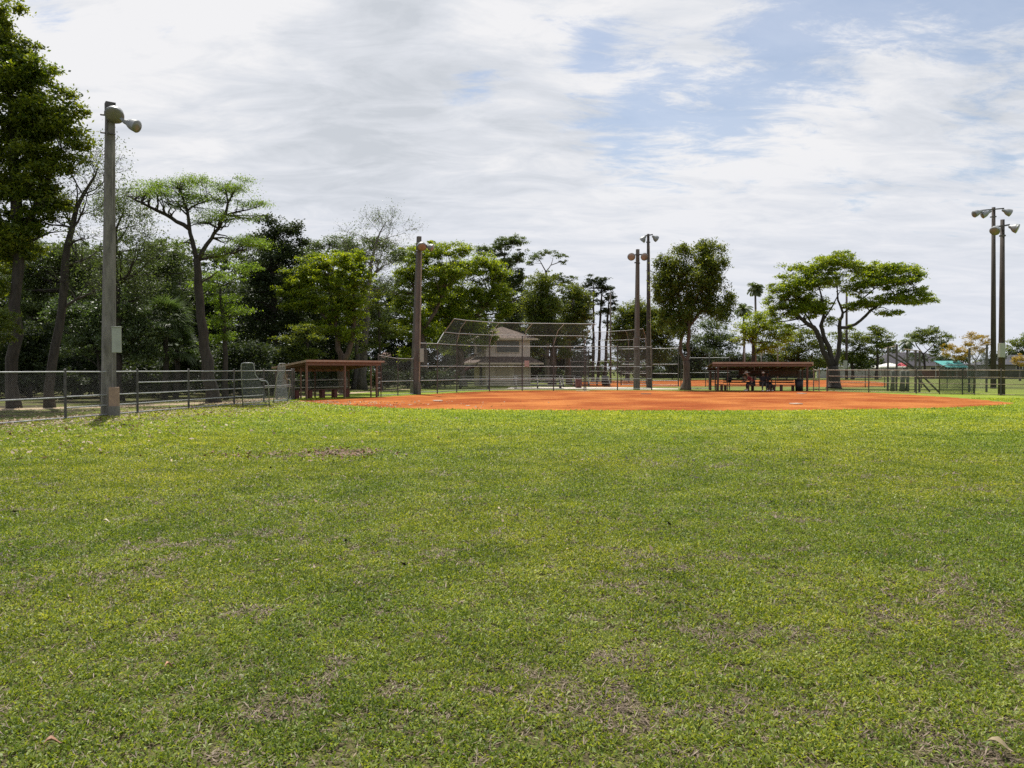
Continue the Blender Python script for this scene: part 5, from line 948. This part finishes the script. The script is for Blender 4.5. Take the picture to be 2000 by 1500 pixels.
# ---------------------------------------------------------------- score tower
def tower():
    th = math.radians(17); D = 71.0; a = G(948.5, D); U = Vector((math.cos(th), math.sin(th), 0)); V = Vector((-U.y, U.x, 0)); Wd, Dp = 4.35, 4.3
    r = thing('score_tower', 'two storey beige block building with hipped brown roof behind the backstop', 'building', a)
    Q = lambda u, v, z: Vector((a.x + U.x * u + V.x * v, a.y + U.y * u + V.y * v, z))
    lo = mat('beige_block_wall', (.50, .43, .30), .9, .1, 1.5, .3, 12); upm = mat('pinkish_stucco_wall', (.54, .46, .40), .9, .08, 1.5, .25, 30)
    shn = bpy.data.materials.new('roof_shingles'); shn.use_nodes = True; nd = shn.node_tree.nodes; lk = shn.node_tree.links; bs = nd['Principled BSDF']; bs.inputs['Roughness'].default_value = .9
    tc = N(nd, 'ShaderNodeTexCoord'); br = N(nd, 'ShaderNodeTexNoise'); br.inputs['Scale'].default_value = 5; br.inputs['Detail'].default_value = 8; lk.new(tc.outputs['Object'], br.inputs['Vector'])
    cr = N(nd, 'ShaderNodeValToRGB'); lk.new(br.outputs[0], cr.inputs[0]); e = cr.color_ramp.elements; e[0].position = .35; e[0].color = (.075, .055, .046, 1); e[1].position = .65; e[1].color = (.19, .14, .115, 1); lk.new(cr.outputs[0], bs.inputs['Base Color'])
    def prism(u0, u1, v0, v1, z0, z1, nm, m, par=r):
        mb = MB(); vs = [Q(u, v, z) for z in (z0, z1) for u, v in ((u0, v0), (u1, v0), (u1, v1), (u0, v1))]; mb.add(vs, [(3, 2, 1, 0), (4, 5, 6, 7), (0, 1, 5, 4), (1, 2, 6, 5), (2, 3, 7, 6), (3, 0, 4, 7)]); return mb.build(nm, m, par)
    def hip(o, z0, z1, ov, nm, apex=True, inner=0):
        mb = MB(); A = [Q(-ov, -ov, z0), Q(Wd + ov, -ov, z0), Q(Wd + ov, Dp + ov, z0), Q(-ov, Dp + ov, z0)]
        if apex: A.append(Q(Wd / 2, Dp / 2, z1)); mb.add(A, [(0, 1, 4), (1, 2, 4), (2, 3, 4), (3, 0, 4), (3, 2, 1, 0)])
        else: A += [Q(.01, .01, z1), Q(Wd - .01, .01, z1), Q(Wd - .01, Dp - .01, z1), Q(.01, Dp - .01, z1)]; mb.add(A, [(0, 1, 5, 4), (1, 2, 6, 5), (2, 3, 7, 6), (3, 0, 4, 7), (3, 2, 1, 0)])
        return mb.build(nm, shn, r)
    trim = mat('cream_trim', (.50, .42, .32), .8, .08, 3)
    prism(0, Wd, 0, Dp, -.05, 2.2, 'lower_wall', lo); prism(.02, Wd - .02, .02, Dp - .02, 2.2, 4.42, 'upper_wall', upm)
    hip(0, 4.42, 5.62, .55, 'roof'); hip(0, 2.16, 2.72, .95, 'skirt_roof', False)
    for z0, ov, nm in ((4.28, .58, 'fascia'), (2.0, .98, 'fascia')):
        mb = MB(); c = [Q(-ov, -ov, z0), Q(Wd + ov, -ov, z0), Q(Wd + ov, Dp + ov, z0), Q(-ov, Dp + ov, z0)]
        for i in range(4): mb.bar(c[i] + Vector((0, 0, .07)), c[(i + 1) % 4] + Vector((0, 0, .07)), .03, .16)
        mb.build(nm, trim, r)
    def window(u0, u1, z0, z1, face):
        gl = mat('louvre_grey', (.10, .10, .095), .5, .15, 3); 
        if face == 'front': f = prism(u0, u1, -.03, .012, z0, z1, 'window', gl)
        else: f = prism(-.03, .012, u0, u1, z0, z1, 'window', gl)
        n = 7
        for i in range(n):
            z = z0 + (i + .5) * (z1 - z0) / n; mb = MB()
            if face == 'front': mb.bar(Q(u0 + .03, -.05, z), Q(u1 - .03, -.05, z), .02, .05)
            else: mb.bar(Q(-.05, u0 + .03, z), Q(-.05, u1 - .03, z), .02, .05)
            mb.build('louvre', mat('louvre_slat', (.17, .165, .15), .5, .1, 4) if i == 0 else bpy.data.materials['louvre_slat'], f)
        mb = MB(); fr = .05
        P4 = [(u0, z0), (u1, z0), (u1, z1), (u0, z1)]
        for i in range(4):
            (x, z), (x2, z2) = P4[i], P4[(i + 1) % 4]; mb.bar(Q(x, -.05, z) if face == 'front' else Q(-.05, x, z), Q(x2, -.05, z2) if face == 'front' else Q(-.05, x2, z2), fr, fr)
        mb.build('frame', trim, f)
    window(1.02, 3.25, 3.1, 4.22, 'front'); window(.9, 3.0, 3.1, 4.22, 'side')
    dm = mat('grey_beige_door', (.33, .27, .18), .6, .08, 3)
    d = prism(2.75, 3.65, -.03, .012, 0, 1.93, 'door', dm); mb = MB(); mb.tube([Q(2.85, -.06, 1.0), Q(2.85, -.11, 1.0)], .03, 8); mb.build('handle', M['steel'], d)
    d = prism(1.0, 2.3, -.04, .012, .95, 1.8, 'serving_shutter', mat('shutter_tan', (.37, .31, .2), .6, .1, 3, .3, 8))
    d = prism(-.04, .012, 1.2, 2.1, 0, 1.93, 'door', mat('dark_side_door', (.05, .04, .035), .6, .1, 3))
    for u in (.0, Wd - .12): prism(u - .012, u + .13, -.05, -.0125, 0, 2.0, 'corner_trim', trim)
    mb = MB(); mb.tube([Q(2.2, -.1, 1.93), Q(2.2, -.16, 1.86)], [.06, .1], 8); mb.build('wall_lamp', M['white'], r)
    # outside stair climbing along the left face towards the back upper level
    st = thing('staircase', 'dark red outside staircase with pale rails at the left side of the score tower', 'staircase', Q(-2.6, 1.5, 0))
    a0, a1 = Q(-4.3, .9, .1), Q(-.15, 2.0, 2.1)
    for off in (0, .9):
        o_ = V * off; mb = MB(); mb.bar(a0 + o_, a1 + o_, .05, .22); mb.build('stringer', M['darkred'], st)
        mb = MB(); mb.tube([a0 + o_ + Vector((0, 0, .9)), a1 + o_ + Vector((0, 0, .9))], .03, 6); mb.build('handrail', M['darkred'], st)
        mb = MB()
        for k in range(6): p = a0.lerp(a1, k / 5) + o_; mb.tube([p, p + Vector((0, 0, .9))], .016, 5)
        mb.build('baluster', M['darksteel'], st)
    for k in range(11): p = a0.lerp(a1, (k + .5) / 11); mb = MB(); mb.bar(p, p + V * .9, .26, .035); mb.build('tread', M['alu'], st)
tower()

# ---------------------------------------------------------------- bleachers
def bleacher(label, px0, px1, D, rows, h0, h1, dep, yaw=0.0, group='aluminium bleachers behind the backstop'):
    a, b_ = G(px0, D), G(px1, D + yaw); U, V, L = frame2(a, b_); r = thing('bleacher', label, 'bleacher', a, group)
    Q = lambda u, v, z: Vector((a.x + U.x * u + V.x * v, a.y + U.y * u + V.y * v, z))
    for i in range(rows):
        f = i / max(1, rows - 1); z = h0 + (h1 - h0) * f; v = dep * f
        mb = MB(); mb.bar(Q(0, v, z), Q(L, v, z), .26, .032); mb.build('seat_plank', M['alu'], r)
        if i: mb = MB(); mb.bar(Q(0, v - .3, z - .22), Q(L, v - .3, z - .22), .24, .022); mb.build('foot_plank', M['darksteel'], r)
    k = max(2, int(L / 1.6) + 1)
    for j in range(k):
        u = .15 + j * (L - .3) / (k - 1); mb = MB(); mb.bar(Q(u, 0, .04), Q(u, dep, .04), .05, .05); mb.bar(Q(u, 0, h0 - .04), Q(u, dep, h1 - .04), .05, .05)
        for i in range(rows): f = i / max(1, rows - 1); mb.bar(Q(u, dep * f, .06), Q(u, dep * f, h0 + (h1 - h0) * f - .04), .04, .04)
        mb.bar(Q(u, 0, .06), Q(u, dep, h1 - .2), .03, .03); mb.build('frame', M['darksteel'], r)
bleacher('long aluminium bleacher in the shade at the left of the score tower front', 893, 1012, 59.5, 5, .32, .98, 2.6)
bleacher('aluminium bleacher with open frame in front of the score tower right corner', 1002, 1100, 60.5, 5, .32, 1.05, 2.6)
bleacher('small aluminium bleacher behind the right end of the backstop', 1148, 1195, 68, 3, .3, .8, 1.5)
bleacher('low aluminium bleacher half hidden between the backstop end posts', 1098, 1128, 66, 4, .3, .95, 1.9)
def bin_(label, px, D, h, r0, m, cat='bin'):
    p = G(px, D); t = thing('trash_can', label, cat, p); mb = MB(); mb.tube([p + Vector((0, 0, .03)), p + Vector((0, 0, h * .5)), p + Vector((0, 0, h))], [r0 * .92, r0, r0], 14); mb.build('body', M[m], t, smooth=True)
    mb = MB(); mb.tube([p + Vector((0, 0, h)), p + Vector((0, 0, h + .06)), p + Vector((0, 0, h + .09))], [r0 * 1.06, r0 * 1.06, r0 * .6], 14); mb.build('lid', M['black'], t)
bin_('dark red drum bin right of the bleachers behind the backstop', 1130, 63, .85, .27, 'darkred')
bin_('black bin standing by the second field dirt left of the light pole', 1182, 70, .85, .33, 'black')
bt = thing('bench', 'low red and grey player bench beside the black bin behind the fence', 'bench', G(1160, 72)); mb = MB(); mb.bar(G(1163, 72, .5), G(1192, 72, .5), .35, .05); mb.build('seat', M['darkred'], bt)
for px in (1166, 1189): mb = MB(); mb.box(G(px, 72, .24), (.1, .3, .46)); mb.build('leg', M['darksteel'], bt)

# bases on the infield
BASEM = mat('dusty_base_rubber', (.55, .43, .33), .8, .12, 5)
def base_bag(label, px, py, w, d, h=.05, grp='bases of the near infield'):
    p = GY(px, py); o = MB().box((p.x, p.y, h / 2 + .008), (w, d, h), .3).build('base_bag', BASEM, None, bevel=.012); o.location = (0, 0, 0); tag(o, label, 'base', grp)
base_bag('white base bag on the dirt right of the second light pole', 855, 784, .42, .42); base_bag('white base bag on the right part of the dirt below the right dugout', 1555, 790, .42, .42)
base_bag('flat white base near the far dirt edge under the right dugout', 1566, 769.5, .45, .45)
base_bag('small white plate flush in the dirt near the grass edge at left centre', 914, 793, .16, .25, .02)
p = GY(1139, 764.2); o = MB().add([(p.x + x * s_, p.y + y * s_, z) for z in (.01, .035) for x, y, s_ in ((-.5, .4, 1), (.5, .4, 1), (.5, -.1, 1), (0, -.5, 1), (-.5, -.1, 1))], [(4, 3, 2, 1, 0), (5, 6, 7, 8, 9)] + [(i, (i + 1) % 5, 5 + (i + 1) % 5, 5 + i) for i in range(5)]).build('home_plate', M['tan'], None); tag(o, 'tan home plate pad in front of the main backstop', 'plate')
p = GY(1262, 770); o = MB().box((p.x, p.y, .03), (.62, .16, .05)).build('pitching_rubber', M['pinkbox'], None); tag(o, 'narrow pitching rubber in the middle of the dirt', 'plate')

# ---------------------------------------------------------------- cage frames and nets at the right
def net_cage():
    r = thing('practice_net', 'wide low practice net with rounded pipe frame behind the right fence', 'net', G(1832, 49.0)); mb = MB()
    L = [G(1835, 47.8), G(1904, 46.9)]; U, V, W_ = frame2(*L); X = lambda u, v, z: L[0] + U * u + V * v + Vector((0, 0, z))
    for v in (0, 1.3): mb.tube([X(0, v, .05), X(0, v, 1.55), X(.12, v, 1.75), X(.35, v, 1.82), X(W_ - .1, v, 1.82), X(W_, v, 1.7), X(W_, v, .05)], .028, 6)
    for u in (0, W_): mb.tube([X(u, 0, .05), X(u, 1.3, .05)], .028, 6)
    mb.build('frame', M['darksteel'], r, smooth=True); w = []
    for v in (.02, 1.28): w += wires(X(0, v, 0), U, (0, 0, 1), [(0, .05), (W_, .05), (W_, 1.75), (0, 1.75)], .05, .004)
    quads_obj('net', np.array([tuple(q) for q in w]), mat('dark_green_net', (.05, .075, .06), .9, .2, 6), r)
net_cage()
def cage(label, xs, D, h, diag, top):
    r = thing('batting_cage', label, 'cage', G(xs[0], D)); 
    for i, x in enumerate(xs):
        mb = MB(); mb.tube([G(x, D, -.05), G(x, D, h[i])], .07, 8); mb.build('post', M['darksteel'], r); mb = MB(); mb.tube([G(x, D + 3, -.05), G(x, D + 3, h[i])], .06, 8); mb.build('post', M['darksteel'], r)
    for a_, b_ in top: mb = MB(); mb.tube([P(*a_, D), P(*b_, D)], .035, 6); mb.build('top_rail', M['rust'], r)
    for a_, b_ in diag: mb = MB(); mb.tube([P(*a_, D), P(*b_, D)], .06, 6); mb.build('brace', M['darksteel'], r)
    w = []
    for i in range(len(xs) - 1):
        a, b_ = G(xs[i], D + .1), G(xs[i + 1], D + .1); U, V, L = frame2(a, b_); w += wires(a, U, (0, 0, 1), [(0, .05), (L, .05), (L, min(h[i], h[i + 1])), (0, min(h[i], h[i + 1]))], .13, .004)
    quads_obj('net', np.array([tuple(q) for q in w]), M['netting'], r); return r
cage('tall dark post frame with diagonal braces right of the spreading tree', [1734, 1751], 55, [3.2, 3.35], [((1734, 691), (1792, 725)), ((1754, 694), (1790, 722))], [((1727, 681), (1752, 675))])
cage('dark braced steel stand leaning behind the right fence, left of the practice net', [1788, 1796], 51.5, [2.85, 2.75], [((1792, 725), (1834, 766)), ((1790, 735), (1816, 765))], [((1766, 682), (1800, 686))])
cage('tall open rectangular pipe frame just left of the right hand light poles', [1893, 1927], 52.5, [3.0, 3.25], [], [((1893, 680), (1934, 671))])
fl = thing('rolled_net', 'bundle of grey green netting hanging on the cage posts behind the right fence', 'net', G(1762, 53.5))
for px, w_ in ((1743, .16), (1762, .2), (1772, .14)): mb = MB(); mb.tube([G(px, 53.5, .05), G(px + 1, 53.6, .7), G(px, 53.5, 1.45)], [w_, w_ * .75, w_ * .9], 9); mb.build('fold', mat('net_bundle', (.10, .11, .09), .9, .3, 6) if px == 1743 else bpy.data.materials['net_bundle'], fl, smooth=True)

# ---------------------------------------------------------------- far walls and buildings
def boxq(a, b_, d, z0, z1, nm, m, par=None):
    U, V, L = frame2(a, b_); mb = MB(); vs = [p + V * v + Vector((0, 0, z)) for z in (z0, z1) for p, v in ((a, 0), (b_, 0), (b_, d), (a, d))]; mb.add(vs, [(3, 2, 1, 0), (4, 5, 6, 7), (0, 1, 5, 4), (1, 2, 6, 5), (2, 3, 7, 6), (3, 0, 4, 7)]); return mb.build(nm, m, par)
GW = mat('grey_concrete_wall', (.34, .33, .33), .9, .2, .8, .3, 8); o = boxq(G(1596, 128), G(1722, 128), .25, -.05, 1.45, 'concrete_wall', GW); tag(o, 'low pale grey concrete wall behind the second field right of the right dugout', 'wall')
WS = mat('dark_windscreen', (.03, .038, .036), .9, .2, .8); o = boxq(G(1265, 122), G(1592, 122), .06, .05, 1.3, 'windscreen_fence', WS); tag(o, 'long low dark windscreen fence at the back of the second field', 'fence')
RB = mat('reddish_hedge_wall', (.16, .085, .07), .9, .3, 1.2); o = boxq(G(1800, 120), G(1895, 120), .25, -.05, 1.35, 'brick_wall', RB); tag(o, 'low reddish brown wall below the teal canopy', 'wall')
o = boxq(G(1895, 124), G(2120, 124), .25, -.05, 1.5, 'dark_wall', mat('dark_hedge_wall', (.05, .05, .035), .9, .3, 1.2)); tag(o, 'dark weathered wall running behind the right light poles to the edge', 'wall')
def house(label, px0, px1, D, eave, ridge, dep, wall, roof, gable=False, nwin=3, name='house', ov=.6):
    a, b_ = G(px0, D), G(px1, D); U, V, L = frame2(a, b_); r = thing(name, label, 'house', a); Q = lambda u, v, z: a + U * u + V * v + Vector((0, 0, z))
    wm = mat('wall_' + name, wall, .9, .1, 1); rm = mat('roof_' + name, roof, .85, .2, 1.5); tr = M['white']
    boxq(a, b_, dep, -.05, eave, 'wall', wm, r)
    mb = MB(); A = [Q(-ov, -ov, eave - .05), Q(L + ov, -ov, eave - .05), Q(L + ov, dep + ov, eave - .05), Q(-ov, dep + ov, eave - .05)]; k = 0 if gable else min(L * .3, dep * .6); A += [Q(k - (ov if gable else 0), dep / 2, ridge), Q(L - k + (ov if gable else 0), dep / 2, ridge)]
    mb.add(A, [(0, 1, 5, 4), (1, 2, 5), (2, 3, 4, 5), (3, 0, 4), (3, 2, 1, 0)]); mb.build('roof', rm, r)
    for i in range(nwin):
        u = L * (i + .6) / (nwin + .2); f = boxq(Q(u, -.06, 0), Q(u + 1.2, -.06, 0), .05, .95, min(2.0, eave - .25), 'window', tr, r); boxq(Q(u + .08, -.09, 0), Q(u + 1.12, -.09, 0), .03, 1.03, min(1.92, eave - .33), 'pane', M['black'], f)
    d = boxq(Q(L * .12, -.06, 0), Q(L * .12 + .95, -.06, 0), .05, 0, 2.02 if eave > 2.2 else eave - .15, 'door', M['darkred'], r); return r
house('wide house with dark grey hipped roof far off right of the spreading tree', 1718, 1888, 152, 2.2, 4.9, 12, (.30, .27, .22), (.040, .036, .045), nwin=6)
house('pale blue sided taller house rising behind the dark grey roofed house', 1768, 1822, 178, 4.0, 5.6, 12, (.55, .62, .68), (.16, .14, .19), True, nwin=3)
house('long dark building with low roof at the right edge behind the light poles', 1966, 2120, 140, 2.4, 4.2, 12, (.14, .13, .12), (.045, .045, .055), nwin=5)
house('yellow ochre house glimpsed through the trees right of the left dugout', 742, 800, 98, 3.0, 4.6, 9, (.42, .31, .17), (.13, .07, .05), nwin=2)
house('pinkish tan house glimpsed behind the fence left of the score tower', 866, 904, 96, 3.6, 5.2, 9, (.36, .25, .18), (.15, .08, .06), nwin=2)
house('grey white low shed far behind the trunk of the spreading tree', 1668, 1716, 145, 2.0, 2.7, 8, (.42, .42, .42), (.30, .30, .31), True, nwin=2)
def canopy(label, px0, px1, D, z0, z1, dep, col, name='canopy'):
    a, b_ = G(px0, D), G(px1, D); U, V, L = frame2(a, b_); r = thing(name, label, 'canopy', a); Q = lambda u, v, z: a + U * u + V * v + Vector((0, 0, z)); m = mat('roof_' + name, col, .6, .06, 2)
    mb = MB(); vs = [Q(.3, 0, z0), Q(L, 0, z0), Q(L + .1, dep, z1), Q(-.1, dep, z1)]; vs += [p + Vector((0, 0, .06)) for p in vs]; mb.add(vs, [(3, 2, 1, 0), (4, 5, 6, 7), (0, 1, 5, 4), (1, 2, 6, 5), (2, 3, 7, 6), (3, 0, 4, 7)]); mb.build('roof', m, r)
    for u, v, z in ((.4, .1, z0), (L - .2, .1, z0), (.2, dep - .1, z1), (L - .2, dep - .1, z1)): mb = MB(); mb.tube([Q(u, v, 0), Q(u, v, z)], .06, 6); mb.build('post', M['steel'], r)
canopy('bright teal sloping metal canopy roof beyond the right fence', 1846, 1893, 116, 1.75, 2.75, 3.0, (.08, .33, .31))
def tent():
    D = 124; a, b_ = G(1719, D), G(1772, D); U, V, L = frame2(a, b_); r = thing('pavilion_tent', 'white low peaked tent roof next to the red umbrella', 'tent', a); Q = lambda u, v, z: a + U * u + V * v + Vector((0, 0, z))
    mb = MB(); A = [Q(0, 0, 1.95), Q(L, 0, 1.95), Q(L, 3, 1.95), Q(0, 3, 1.95), Q(L * .5, 1.5, 2.55), Q(0, 0, 1.7), Q(L, 0, 1.7), Q(L, 3, 1.7), Q(0, 3, 1.7)]
    mb.add(A, [(0, 1, 4), (1, 2, 4), (2, 3, 4), (3, 0, 4), (5, 6, 1, 0), (6, 7, 2, 1), (7, 8, 3, 2), (8, 5, 0, 3)]); mb.build('roof', M['white'], r)
    for u, v in ((.1, .1), (L - .1, .1), (.1, 2.9), (L - .1, 2.9)): mb = MB(); mb.tube([Q(u, v, 0), Q(u, v, 1.9)], .05, 6); mb.build('post', M['steel'], r)
    p = G(1763, 112); u_ = thing('umbrella', 'red garden umbrella in front of the dark roofed house', 'umbrella', p); mb = MB(); mb.tube([p + Vector((0, 0, 1.95)), p + Vector((0, 0, 2.3)), p + Vector((0, 0, 2.55))], [.95, .55, .04], 8, True); mb.build('canopy', mat('red_canvas', (.42, .04, .06), .7, .1, 4), u_); mb = MB(); mb.tube([p, p + Vector((0, 0, 2.6))], .025, 6); mb.build('pole', M['steel'], u_)
tent()
